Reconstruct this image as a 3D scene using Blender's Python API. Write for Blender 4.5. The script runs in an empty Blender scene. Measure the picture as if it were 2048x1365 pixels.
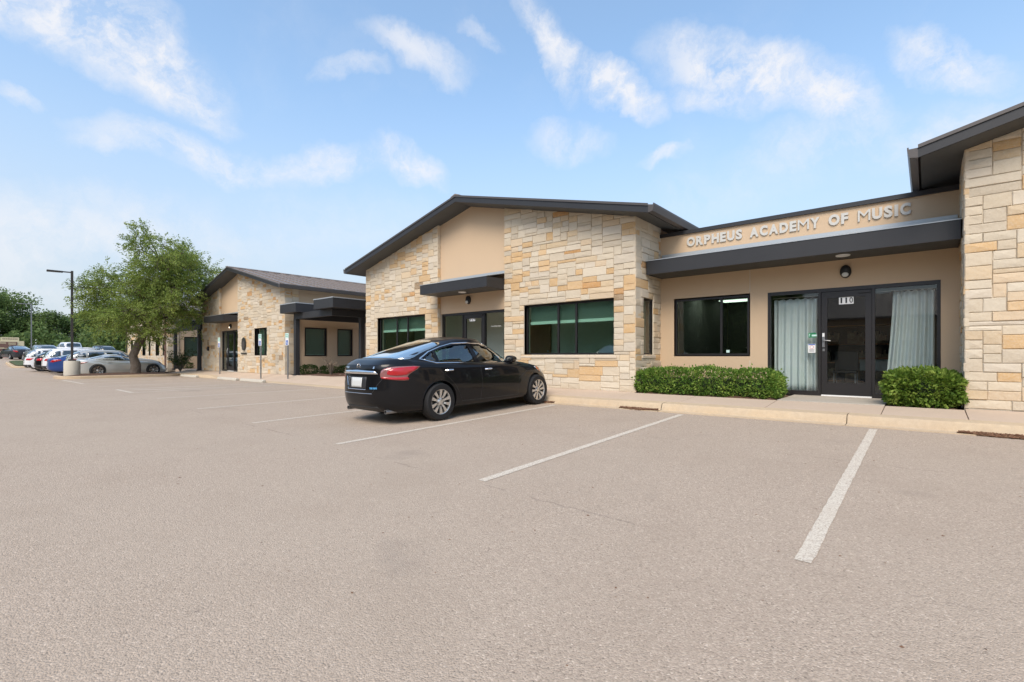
import bpy, bmesh, math, random, time
import numpy as np
from mathutils import Vector, Matrix
from mathutils.bvhtree import BVHTree
from mathutils.geometry import delaunay_2d_cdt
R = math.radians
random.seed(7)
sc = bpy.context.scene
COL = sc.collection
CZ = 1.40
YAW = R(40.4918)

# ------------------------------------------------------------------ camera, world, sun, exposure
cd = bpy.data.cameras.new('camera'); cam = bpy.data.objects.new('camera', cd); COL.objects.link(cam)
cd.sensor_width = 36.0; cd.lens = 973.14 / 2048 * 36; cd.shift_y = 29.8 / 2048
cd.clip_start = 0.05; cd.clip_end = 2000
cam.location = (0, 0, CZ); cam.rotation_euler = (R(90), 0, YAW)
sc.camera = cam
sc.view_settings.view_transform = 'Standard'; sc.view_settings.look = 'None'
sc.view_settings.exposure = 1.38; sc.view_settings.gamma = 1.0; sc.view_settings.use_curve_mapping = False
sc.cycles.max_bounces = 8; sc.cycles.transparent_max_bounces = 16
SUN_EL, SUN_AZ = 46, 158       # azimuth clockwise from +Y
sd = bpy.data.lights.new('sun', 'SUN'); sun = bpy.data.objects.new('sun', sd); COL.objects.link(sun)
sd.energy = 1.25; sd.angle = R(34); sd.color = (1.0, 0.90, 0.76)
_dir = Vector((math.sin(R(SUN_AZ)) * math.cos(R(SUN_EL)), math.cos(R(SUN_AZ)) * math.cos(R(SUN_EL)), math.sin(R(SUN_EL))))
sun.rotation_euler = _dir.to_track_quat('Z', 'Y').to_euler()

def px_dir(u, v):
    r = (u - 1024) / 973.14
    return Vector((math.cos(YAW) * r - math.sin(YAW), math.sin(YAW) * r + math.cos(YAW), (712.3 - v) / 973.14))

world = bpy.data.worlds.new('World'); sc.world = world; world.use_nodes = True
wn = world.node_tree.nodes; wl = world.node_tree.links; wn.clear()
def N(nodes, t, **kw):
    n = nodes.new(t)
    for k, v in kw.items(): setattr(n, k, v)
    return n
def wmath(op, a, b=None, clamp=False):
    n = N(wn, 'ShaderNodeMath', operation=op, use_clamp=clamp)
    for i, x in enumerate((a, b)):
        if x is None: continue
        if isinstance(x, (int, float)): n.inputs[i].default_value = x
        else: wl.new(x, n.inputs[i])
    return n.outputs[0]
def wvec(op, a, b=None, out=0):
    n = N(wn, 'ShaderNodeVectorMath', operation=op)
    for i, x in enumerate((a, b)):
        if x is None: continue
        if isinstance(x, (tuple, list, Vector)): n.inputs[i].default_value = tuple(x)
        else: wl.new(x, n.inputs[i])
    return n.outputs[out]
sky = N(wn, 'ShaderNodeTexSky', sky_type='NISHITA', sun_disc=False)
sky.sun_elevation = R(SUN_EL); sky.sun_rotation = R(SUN_AZ); sky.altitude = 150; sky.air_density = 1.0; sky.dust_density = 1.2; sky.ozone_density = 1.6
tc = N(wn, 'ShaderNodeTexCoord')
D0 = wvec('NORMALIZE', tc.outputs['Generated'])
nz1 = N(wn, 'ShaderNodeTexNoise'); nz1.inputs['Scale'].default_value = 3.2; nz1.inputs['Detail'].default_value = 7; nz1.inputs['Roughness'].default_value = .62
wl.new(D0, nz1.inputs['Vector'])
nsub = wvec('SUBTRACT', nz1.outputs['Color'], (.5, .5, .5))
nscl = N(wn, 'ShaderNodeVectorMath', operation='SCALE'); wl.new(nsub, nscl.inputs[0]); nscl.inputs['Scale'].default_value = .20
DD = wvec('ADD', D0, nscl.outputs[0])
nz2 = N(wn, 'ShaderNodeTexNoise'); nz2.inputs['Scale'].default_value = 9.0; nz2.inputs['Detail'].default_value = 12; nz2.inputs['Roughness'].default_value = .67
wl.new(DD, nz2.inputs['Vector'])
ragged = wmath('MULTIPLY', wmath('SUBTRACT', nz2.outputs['Fac'], .51), 5.0)
# (u, v, half length, half width, tilt degrees, strength)
CLOUDS = [(215, 95, 215, 95, -38, 1.0), (330, 190, 130, 45, -28, .9), (60, 20, 120, 60, 0, .8),
          (420, 335, 190, 45, -8, .75), (640, 325, 130, 38, 6, .7), (810, 320, 90, 42, -20, .75), (280, 330, 90, 30, 0, .55),
          (830, 105, 110, 42, -24, .7), (700, 145, 70, 24, 5, .5), (950, 75, 45, 20, -30, .5), (60, 240, 55, 18, -20, .5),
          (1100, 70, 130, 40, -52, .85), (1230, 160, 120, 38, -28, .95), (1500, 150, 230, 70, -14, .95), (1660, 200, 130, 55, -20, .9),
          (1430, 200, 120, 40, -14, .7), (1920, 120, 130, 50, -10, .85), (1150, 250, 100, 34, -12, .6), (1335, 315, 50, 20, 0, .6), (1650, 300, 210, 60, 12, .5),
          (1900, 270, 180, 60, 20, .5), (150, 500, 380, 90, 0, .6), (60, 600, 240, 30, 0, .5), (330, 560, 180, 26, 3, .35), (620, 450, 260, 70, 5, .3), (1450, 380, 200, 50, 8, .3)]
acc = None
for (u, v, L, W, tilt, st) in CLOUDS:
    c = px_dir(u, v).normalized()
    rt = Vector((math.cos(YAW), math.sin(YAW), 0)); rt = (rt - c * rt.dot(c)).normalized(); up = rt.cross(c) * -1
    if up.z < 0: up = -up
    t = R(tilt); ax = rt * math.cos(t) + up * math.sin(t); ay = -rt * math.sin(t) + up * math.cos(t)
    k = 1.0 / px_dir(u, v).length
    cosd = wvec('DOT_PRODUCT', DD, c, 1)
    a = wvec('DOT_PRODUCT', DD, ax / (L * k / 973.14), 1); b = wvec('DOT_PRODUCT', DD, ay / (W * k / 973.14), 1)
    d2 = wmath('ADD', wmath('MULTIPLY', a, a), wmath('MULTIPLY', b, b))
    m = wmath('SUBTRACT', 1.0, wmath('MULTIPLY', d2, .8), True)
    m = wmath('MULTIPLY', m, st)
    m = wmath('MULTIPLY', m, wmath('GREATER_THAN', cosd, .2))
    acc = m if acc is None else wmath('MAXIMUM', acc, m)
# soft general cirrus over the rest of the dome
wav = N(wn, 'ShaderNodeTexNoise'); wav.inputs['Scale'].default_value = 2.3; wav.inputs['Detail'].default_value = 6; wav.inputs['Roughness'].default_value = .6
wl.new(DD, wav.inputs['Vector'])
gen = wmath('MULTIPLY', wmath('SUBTRACT', wav.outputs['Fac'], .53), 2.2, True)
acc2 = wmath('MAXIMUM', acc, wmath('MULTIPLY', gen, .45))
cl = wmath('MULTIPLY', wmath('POWER', acc2, 1.25), wmath('ADD', ragged, .62, True))
cl = wmath('MINIMUM', wmath('ADD', cl, wmath('MULTIPLY', acc2, .15)), .88)
# pale haze towards the horizon
sep = N(wn, 'ShaderNodeSeparateXYZ'); wl.new(D0, sep.inputs[0])
hz = N(wn, 'ShaderNodeMapRange', interpolation_type='SMOOTHERSTEP'); wl.new(sep.outputs[2], hz.inputs[0])
hz.inputs[1].default_value = -.02; hz.inputs[2].default_value = .60; hz.inputs[3].default_value = .90; hz.inputs[4].default_value = 0.20
hs = N(wn, 'ShaderNodeHueSaturation'); wl.new(sky.outputs[0], hs.inputs['Color']); hs.inputs['Saturation'].default_value = 1.10; hs.inputs['Hue'].default_value = .492; hs.inputs['Value'].default_value = 1.0
mixh = N(wn, 'ShaderNodeMix', data_type='RGBA'); wl.new(hz.outputs[0], mixh.inputs[0]); wl.new(hs.outputs[0], mixh.inputs[6]); mixh.inputs[7].default_value = (1.95, 2.15, 2.40, 1)
mixc = N(wn, 'ShaderNodeMix', data_type='RGBA'); wl.new(cl, mixc.inputs[0]); wl.new(mixh.outputs[2], mixc.inputs[6]); mixc.inputs[7].default_value = (3.0, 3.0, 3.1, 1)
bg = N(wn, 'ShaderNodeBackground'); wl.new(mixc.outputs[2], bg.inputs[0]); bg.inputs[1].default_value = 0.12
wo = N(wn, 'ShaderNodeOutputWorld'); wl.new(bg.outputs[0], wo.inputs[0])

# ------------------------------------------------------------------ terrain height
BX = [-400, -140, -100, -75, -68, -60, -52, -40, -32, -20, -12, 0, 10, 60]
BZ = [2.6, 1.7, 1.4, 1.05, .85, .45, .22, .2, .25, .29, .285, .135, 0.0, -.4]
def G(x, y):
    b = float(np.interp(x, BX, BZ))
    xc = min(max(x, -14.4), 4); yc = min(max(y, -12), 9.5)
    return b + (.0457 + .00296 * xc) * (yc - 3.47)

# ------------------------------------------------------------------ materials
MATS = {}
def lin(c):
    return tuple((x / 12.92 if x <= .04045 else ((x + .055) / 1.055) ** 2.4) for x in c)
def mat(name, col=(.5, .5, .5), rough=.7, metal=0.0, spec=.5, noise=None, bump=None, coat=0.0, tint=False, emit=None, coords='Object'):
    """noise=(scale, amount, col2) mixes a second colour; bump=(scale, strength, distance); tint multiplies by the mesh attribute"""
    if name in MATS: return MATS[name]
    m = bpy.data.materials.new(name); MATS[name] = m; m.use_nodes = True
    nt = m.node_tree; ns = nt.nodes; ls = nt.links
    p = ns['Principled BSDF']
    p.inputs['Roughness'].default_value = rough; p.inputs['Metallic'].default_value = metal
    p.inputs['Specular IOR Level'].default_value = spec
    p.inputs['Coat Weight'].default_value = coat; p.inputs['Coat Roughness'].default_value = .03
    t = ns.new('ShaderNodeTexCoord')
    base = None
    rgb = ns.new('ShaderNodeRGB'); rgb.outputs[0].default_value = (*col, 1); base = rgb.outputs[0]
    if tint:
        at = ns.new('ShaderNodeAttribute'); at.attribute_name = 'tint'; base = at.outputs['Color']
    if noise:
        for (scale, amt, c2) in (noise if isinstance(noise, list) else [noise]):
            nz = ns.new('ShaderNodeTexNoise'); nz.inputs['Scale'].default_value = scale; nz.inputs['Detail'].default_value = 6; nz.inputs['Roughness'].default_value = .65
            ls.new(t.outputs[coords], nz.inputs['Vector'])
            mr = ns.new('ShaderNodeMapRange'); ls.new(nz.outputs['Fac'], mr.inputs[0]); mr.inputs[1].default_value = .38; mr.inputs[2].default_value = .68; mr.inputs[3].default_value = 0; mr.inputs[4].default_value = amt
            mx = ns.new('ShaderNodeMix'); mx.data_type = 'RGBA'; ls.new(mr.outputs[0], mx.inputs[0]); ls.new(base, mx.inputs[6]); mx.inputs[7].default_value = (*c2, 1); base = mx.outputs[2]
    ls.new(base, p.inputs['Base Color'])
    if bump:
        bs = bump if isinstance(bump, list) else [bump]; prev = None
        for (scale, st, dist) in bs:
            nb = ns.new('ShaderNodeTexNoise'); nb.inputs['Scale'].default_value = scale; nb.inputs['Detail'].default_value = 5; ls.new(t.outputs[coords], nb.inputs['Vector'])
            b = ns.new('ShaderNodeBump'); b.inputs['Strength'].default_value = st; b.inputs['Distance'].default_value = dist; ls.new(nb.outputs['Fac'], b.inputs['Height'])
            if prev: ls.new(prev, b.inputs['Normal'])
            prev = b.outputs[0]
        ls.new(prev, p.inputs['Normal'])
    if emit:
        p.inputs['Emission Color'].default_value = (*emit[0], 1); p.inputs['Emission Strength'].default_value = emit[1]
    return m

M_stone = mat('limestone', tint=True, rough=.92, spec=.15, bump=[(16, .55, .02), (70, .4, .004)], noise=[(5, .18, (.56, .46, .33)), (40, .25, (.70, .64, .54))])
M_mortar = mat('mortar', (.56, .49, .385), .95, bump=(60, .4, .004))
M_stucco = mat('stucco', (.56, .415, .275), .92, spec=.2, bump=[(220, .45, .003), (14, .12, .006)], noise=[(.5, .25, (.52, .39, .27)), (1.4, .22, (.50, .365, .25)), (60, .18, (.62, .46, .31))])
M_dark = mat('dark_bronze_metal', (.026, .0265, .029), .5, .0, .4, noise=[(3, .3, (.034, .034, .036)), (.8, .3, (.04, .04, .041))], bump=(2.0, .08, .02))
M_soffit = mat('soffit_metal', (.055, .058, .058), .6, noise=(2.0, .4, (.08, .082, .082)))
M_roof = mat('roof_metal', (.22, .18, .155), .5, .2, .5, noise=(1.2, .35, (.27, .225, .195)))
M_gutter = mat('gutter_metal', (.085, .075, .07), .45, .2)
M_flash = mat('galvanised_flashing', (.42, .44, .45), .38, .35, noise=(4, .5, (.40, .44, .46)), bump=(6, .1, .01))
M_frame = mat('window_frame', (.016, .014, .014), .38)
M_conc = mat('sidewalk_concrete', (.50, .385, .285), .9, spec=.2, noise=[(1.3, .6, (.58, .455, .345)), (26, .35, (.40, .31, .235)), (160, .3, (.62, .52, .42))], bump=(240, .3, .0015), coords='Generated')
M_conc2 = mat('entry_concrete', (.43, .38, .31), .9, spec=.2, noise=[(2.0, .5, (.36, .32, .27)), (90, .3, (.52, .47, .40))], bump=(200, .3, .0015))
M_kerb = mat('stained_kerb', (.52, .385, .235), .88, spec=.2, noise=[(2.3, .8, (.57, .45, .30)), (1.1, .5, (.42, .33, .24)), (14, .6, (.40, .30, .20)), (120, .35, (.62, .53, .41))], bump=(160, .35, .002))
M_kerbred = mat('red_kerb', (.50, .22, .20), .85, noise=(3, .7, (.50, .40, .36)))
def line_mat():
    m = mat('line_paint', (.62, .56, .465), .9, spec=.1, bump=(150, .6, .004)); nt = m.node_tree; ns = nt.nodes; ls = nt.links; p = ns['Principled BSDF']
    t = ns.new('ShaderNodeTexCoord'); cur = p.inputs['Base Color'].links[0].from_socket
    for sc_, lo, hi, amt, c in ((85, .51, .58, .75, (.38, .30, .235)), (26, .55, .65, .5, (.42, .34, .27)), (2.2, .5, .7, .4, (.54, .46, .37))):
        n = ns.new('ShaderNodeTexNoise'); n.inputs['Scale'].default_value = sc_; n.inputs['Detail'].default_value = 4; ls.new(t.outputs['Object'], n.inputs['Vector'])
        r = ns.new('ShaderNodeMapRange'); ls.new(n.outputs['Fac'], r.inputs[0]); r.inputs[1].default_value = lo; r.inputs[2].default_value = hi; r.inputs[4].default_value = amt
        x = ns.new('ShaderNodeMix'); x.data_type = 'RGBA'; ls.new(r.outputs[0], x.inputs[0]); ls.new(cur, x.inputs[6]); x.inputs[7].default_value = (*c, 1); cur = x.outputs[2]
    ls.new(cur, p.inputs['Base Color']); return m
M_line = line_mat()
M_mulch = mat('mulch', (.085, .045, .028), .95, noise=(30, .8, (.17, .09, .05)), bump=(45, 1.0, .03))
M_soil = mat('dry_ground', (.20, .165, .11), .95, noise=[(.6, .8, (.12, .15, .05)), (8, .5, (.25, .21, .14))], bump=(12, .7, .03))
M_white = mat('white_paint', (.78, .78, .76), .5)
M_letter = mat('grey_letter', (.52, .50, .455), .5)
M_blackp = mat('black_paint', (.012, .012, .012), .45)
M_steel = mat('galvanised_steel', (.30, .30, .30), .38, .8, noise=(20, .5, (.2, .2, .2)))
M_bark = mat('bark', (.13, .10, .075), .95, noise=[(4, .7, (.20, .17, .14)), (25, .5, (.06, .045, .035))], bump=[(9, .9, .05), (40, .6, .01)])
M_plconc = mat('planter_concrete', (.50, .455, .37), .9, noise=[(2.5, .6, (.42, .39, .32)), (22, .4, (.56, .51, .43))], bump=(60, .3, .006))
M_lamp = mat('lamp_pole_bronze', (.040, .034, .030), .45)
M_interior = mat('interior_wall', (.68, .67, .60), .9)
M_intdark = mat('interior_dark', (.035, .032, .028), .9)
M_ceil = mat('ceiling_tile', (.42, .43, .42), .9)
M_wood = mat('door_wood', (.22, .095, .04), .5, noise=(6, .5, (.28, .13, .06)))
M_blind = mat('blind_slat', (.34, .36, .345), .6)
M_rail = mat('blind_rail', (.80, .82, .79), .6)
M_curtain = mat('curtain_cloth',  (.56, .60, .595), .9, noise=(2, .3, (.50, .545, .54)), bump=(300, .2, .001))
M_blue = mat('sign_blue', (.02, .10, .42), .5)
M_green = mat('sign_green', (.015, .19, .075), .5)
M_tealw = mat('sign_teal_white', (.55, .75, .70), .5)
M_red = mat('sign_red', (.55, .03, .03), .5)
M_brown = mat('sign_brown', (.16, .085, .065), .7, noise=(3, .5, (.21, .12, .095)))
M_cream = mat('sign_cream', (.62, .55, .36), .85, noise=(9, .5, (.55, .49, .34)))
M_rubber = mat('tyre_rubber', (.008, .008, .0085), .75, bump=(90, .3, .002))
M_rim = mat('wheel_silver', (.62, .60, .57), .25, .75)
M_rimdark = mat('wheel_dark', (.02, .02, .02), .6)
M_chrome = mat('chrome', (.80, .80, .80), .08, 1.0)
M_blackpl = mat('black_plastic', (.018, .018, .019), .5)
M_seat = mat('seat_cloth', (.085, .08, .075), .9)
M_plate = mat('plate_white', (.55, .56, .54), .4)
M_plastic_red = mat('taillight_red', (.42, .004, .010), .12, coat=1.0)
M_plastic_clear = mat('taillight_clear', (.30, .13, .125), .15, .2, coat=1.0)
M_amber = mat('amber_lens', (.62, .16, .02), .2, coat=.6)
M_lens = mat('headlamp_lens', (.45, .48, .50), .08, .3, coat=1.0)
M_litter = mat('leaf_litter', (.16, .07, .035), .9, noise=(18, .8, (.27, .16, .09)), bump=(60, 1, .02))
M_plaque = mat('bronze_plaque', (.045, .05, .048), .4, .3)
M_crack = mat('tar_stain', (.13, .11, .10), .9)

def paint(name, col, metal=0.0, rough=.3):
    return mat(name, col, rough, metal, .5 if col[0] > .05 else .12, coat=1.0 if col[0] > .05 else .45, noise=(2.5, .12, tuple(min(1, c * 1.3 + .004) for c in col)))
P_black = paint('black_car_paint', (.006, .006, .007))
P_silver = paint('silver_car_paint', (.50, .515, .50), .45, .3)
P_white = paint('white_car_paint', (.72, .73, .74))
P_blue = paint('blue_car_paint', (.035, .075, .24), .3)
P_grey = paint('grey_car_paint', (.24, .26, .28), .4)
P_char = paint('charcoal_car_paint', (.035, .037, .042), .2)
P_pearl = paint('champagne_car_paint', (.44, .44, .41), .4)

def glass_mat(name, tint, reflect=1.0, trans=True, body=(.01, .015, .015)):
    m = bpy.data.materials.new(name); MATS[name] = m; m.use_nodes = True
    nt = m.node_tree; ns = nt.nodes; ls = nt.links; ns.clear()
    o = ns.new('ShaderNodeOutputMaterial'); g = ns.new('ShaderNodeBsdfGlossy'); g.inputs['Roughness'].default_value = .015
    g.inputs['Color'].default_value = (.93, .97, .96, 1)
    if trans:
        t = ns.new('ShaderNodeBsdfTransparent'); t.inputs['Color'].default_value = (*tint, 1); base = t.outputs[0]
    else:
        t = ns.new('ShaderNodeBsdfDiffuse'); t.inputs['Color'].default_value = (*body, 1); base = t.outputs[0]
    f = ns.new('ShaderNodeFresnel'); f.inputs['IOR'].default_value = 1.6
    mu = ns.new('ShaderNodeMath'); mu.operation = 'MULTIPLY'; mu.inputs[1].default_value = reflect; ls.new(f.outputs[0], mu.inputs[0]); mu.use_clamp = True
    ge = ns.new('ShaderNodeNewGeometry'); ib = ns.new('ShaderNodeMath'); ib.operation = 'SUBTRACT'; ib.inputs[0].default_value = 1.0; ls.new(ge.outputs['Backfacing'], ib.inputs[1])
    fm = ns.new('ShaderNodeMath'); fm.operation = 'MULTIPLY'; ls.new(mu.outputs[0], fm.inputs[0]); ls.new(ib.outputs[0], fm.inputs[1])
    mx = ns.new('ShaderNodeMixShader'); ls.new(fm.outputs[0], mx.inputs[0]); ls.new(base, mx.inputs[1]); ls.new(g.outputs[0], mx.inputs[2])
    if reflect > 1.2 or True:
        tc_ = ns.new('ShaderNodeTexCoord'); nb = ns.new('ShaderNodeTexNoise'); nb.inputs['Scale'].default_value = 1.3; ls.new(tc_.outputs['Object'], nb.inputs['Vector'])
        b = ns.new('ShaderNodeBump'); b.inputs['Strength'].default_value = .05; b.inputs['Distance'].default_value = .03; ls.new(nb.outputs['Fac'], b.inputs['Height']); ls.new(b.outputs[0], g.inputs['Normal'])
    ls.new(mx.outputs[0], o.inputs[0])
    return m
G_win = glass_mat('tinted_window_glass', (.71, .83, .775), 1.5)
G_door = glass_mat('clear_storefront_glass', (.93, .955, .945), 1.5)
G_car = glass_mat('car_glass', (.52, .66, .62), 2.6)
G_carop = glass_mat('dark_car_glass', (.1, .1, .1), 2.8, False, (.012, .016, .018))

def leaf_mat(name, c1, c2, c3, scale=1.2):
    m = bpy.data.materials.new(name); MATS[name] = m; m.use_nodes = True
    nt = m.node_tree; ns = nt.nodes; ls = nt.links; ns.clear()
    o = ns.new('ShaderNodeOutputMaterial'); tcn = ns.new('ShaderNodeTexCoord')
    nz = ns.new('ShaderNodeTexNoise'); nz.inputs['Scale'].default_value = scale; nz.inputs['Detail'].default_value = 4; ls.new(tcn.outputs['Object'], nz.inputs['Vector'])
    wn_ = ns.new('ShaderNodeTexWhiteNoise'); sn = ns.new('ShaderNodeVectorMath'); sn.operation = 'SNAP'; sn.inputs[1].default_value = (.05, .05, .05); ls.new(tcn.outputs['Object'], sn.inputs[0]); ls.new(sn.outputs[0], wn_.inputs['Vector'])
    ad = ns.new('ShaderNodeMath'); ad.operation = 'MULTIPLY_ADD'; ad.inputs[1].default_value = .35; ls.new(wn_.outputs['Value'], ad.inputs[0]); ls.new(nz.outputs['Fac'], ad.inputs[2])
    cr = ns.new('ShaderNodeValToRGB'); e = cr.color_ramp.elements; e[0].position = .42; e[0].color = (*c1, 1); e[1].position = .95; e[1].color = (*c3, 1); k = e.new(.68); k.color = (*c2, 1)
    ls.new(ad.outputs[0], cr.inputs[0])
    d = ns.new('ShaderNodeBsdfPrincipled'); d.inputs['Roughness'].default_value = .5; d.inputs['Specular IOR Level'].default_value = .2; ls.new(cr.outputs[0], d.inputs['Base Color'])
    tr = ns.new('ShaderNodeBsdfTranslucent'); ls.new(cr.outputs[0], tr.inputs['Color'])
    mx = ns.new('ShaderNodeMixShader'); mx.inputs[0].default_value = .38; ls.new(d.outputs[0], mx.inputs[1]); ls.new(tr.outputs[0], mx.inputs[2]); ls.new(mx.outputs[0], o.inputs[0])
    return m
L_tree = leaf_mat('elm_leaf', (.13, .19, .045), (.21, .285, .06), (.34, .39, .10))
L_far = leaf_mat('far_leaf', (.085, .135, .045), (.145, .215, .065), (.23, .30, .11), .35)
L_hedge = leaf_mat('hedge_leaf', (.05, .11, .018), (.14, .25, .04), (.36, .46, .10), 6)
L_bush = leaf_mat('bush_leaf', (.07, .13, .02), (.15, .24, .035), (.34, .42, .09), 6)
L_shrub = leaf_mat('shrub_leaf', (.03, .055, .015), (.05, .09, .022), (.09, .13, .035), 5)
L_grass = leaf_mat('grass_blade', (.07, .10, .03), (.12, .15, .05), (.20, .21, .09), 3)

# asphalt
def asphalt_mat():
    m = bpy.data.materials.new('weathered_asphalt'); m.use_nodes = True
    nt = m.node_tree; ns = nt.nodes; ls = nt.links; p = ns['Principled BSDF']; p.inputs['Roughness'].default_value = .92; p.inputs['Specular IOR Level'].default_value = .15
    t = ns.new('ShaderNodeTexCoord'); src = t.outputs['Object']
    def noise(s, d=5, r=.6):
        n = ns.new('ShaderNodeTexNoise'); n.inputs['Scale'].default_value = s; n.inputs['Detail'].default_value = d; n.inputs['Roughness'].default_value = r; ls.new(src, n.inputs['Vector']); return n.outputs['Fac']
    def ramp(f, a, b, lo, hi):
        n = ns.new('ShaderNodeMapRange'); ls.new(f, n.inputs[0]); n.inputs[1].default_value = a; n.inputs[2].default_value = b; n.inputs[3].default_value = lo; n.inputs[4].default_value = hi; return n.outputs[0]
    def mix(f, a, b):
        n = ns.new('ShaderNodeMix'); n.data_type = 'RGBA'
        ls.new(f, n.inputs[0])
        for i, x in ((6, a), (7, b)):
            if isinstance(x, tuple): n.inputs[i].default_value = (*x, 1)
            else: ls.new(x, n.inputs[i])
        return n.outputs[2]
    vor = ns.new('ShaderNodeTexVoronoi'); vor.inputs['Scale'].default_value = 115; ls.new(src, vor.inputs['Vector'])
    cr = ns.new('ShaderNodeValToRGB'); ls.new(vor.outputs['Color'], cr.inputs[0]); e = cr.color_ramp.elements
    e[0].position = 0.0; e[0].color = (.15, .12, .095, 1); e[1].position = 1.0; e[1].color = (.70, .585, .47, 1)
    for pos, c in ((.2, (.37, .298, .232)), (.55, (.44, .352, .274)), (.8, (.50, .402, .315))):
        k = e.new(pos); k.color = (*c, 1)
    big = mix(ramp(noise(.22, 4), .4, .66, 0, .45), cr.outputs[0], (.45, .37, .29))
    big = mix(ramp(noise(1.1, 5), .48, .72, 0, .34), big, (.345, .27, .205))
    big = mix(ramp(noise(38, 3), .35, .75, 0, .45), big, (.33, .258, .198))
    big = mix(ramp(noise(5.5, 6, .75), .67, .74, 0, .55), big, (.17, .14, .12))
    big = mix(ramp(noise(.9, 3, .5), .66, .74, 0, .25), big, (.21, .175, .15))
    # fine crack lines along pavement seams
    sx = ns.new('ShaderNodeSeparateXYZ'); ls.new(src, sx.inputs[0])
    def M_(op, a, b):
        n = ns.new('ShaderNodeMath'); n.operation = op
        for i, x in enumerate((a, b)):
            if isinstance(x, (float, int)): n.inputs[i].default_value = x
            else: ls.new(x, n.inputs[i])
        return n.outputs[0]
    for (y0, k) in ((3.35, .014), (6.35, .010)):
        wob = M_('MULTIPLY', M_('SUBTRACT', noise(1.6, 8, .7), .5), .26)
        dist = M_('ABSOLUTE', M_('SUBTRACT', M_('ADD', sx.outputs[1], wob), y0), 0)
        line = ramp(dist, 0, k, 1, 0)
        brk = ramp(noise(2.7, 3), .48, .58, 0, .55)
        big = mix(M_('MULTIPLY', line, brk), big, (.17, .14, .12))
    ls.new(big, p.inputs['Base Color'])
    b = ns.new('ShaderNodeBump'); b.inputs['Strength'].default_value = .8; b.inputs['Distance'].default_value = .005; ls.new(vor.outputs['Distance'], b.inputs['Height']); b.invert = True
    b2 = ns.new('ShaderNodeBump'); b2.inputs['Strength'].default_value = .5; b2.inputs['Distance'].default_value = .008; ls.new(noise(60, 4), b2.inputs['Height']); ls.new(b.outputs[0], b2.inputs['Normal'])
    ls.new(b2.outputs[0], p.inputs['Normal'])
    return m
M_asph = asphalt_mat()

# ------------------------------------------------------------------ helpers
def tag(o, label=None, cat=None, group=None, kind=None):
    if label: o['label'] = label
    if cat: o['category'] = cat
    if group: o['group'] = group
    if kind: o['kind'] = kind
    return o
def empty(name, loc, label=None, cat=None, group=None, rz=0.0):
    o = bpy.data.objects.new(name, None); COL.objects.link(o); o.location = loc; o.rotation_euler = (0, 0, rz)
    return tag(o, label, cat, group)
def link(name, me, parent=None, material=None, world_space=True, smooth=None):
    o = bpy.data.objects.new(name, me); COL.objects.link(o)
    if material is not None and not me.materials: me.materials.append(material)
    if parent is not None:
        o.parent = parent
        if world_space:   # geometry was written in world coordinates
            q = parent; mt = Matrix.Identity(4)
            chain = []
            while q is not None: chain.append(q); q = q.parent
            for q in reversed(chain): mt = mt @ q.matrix_parent_inverse @ q.matrix_basis
            o.matrix_parent_inverse = mt.inverted()
    return o
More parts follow.
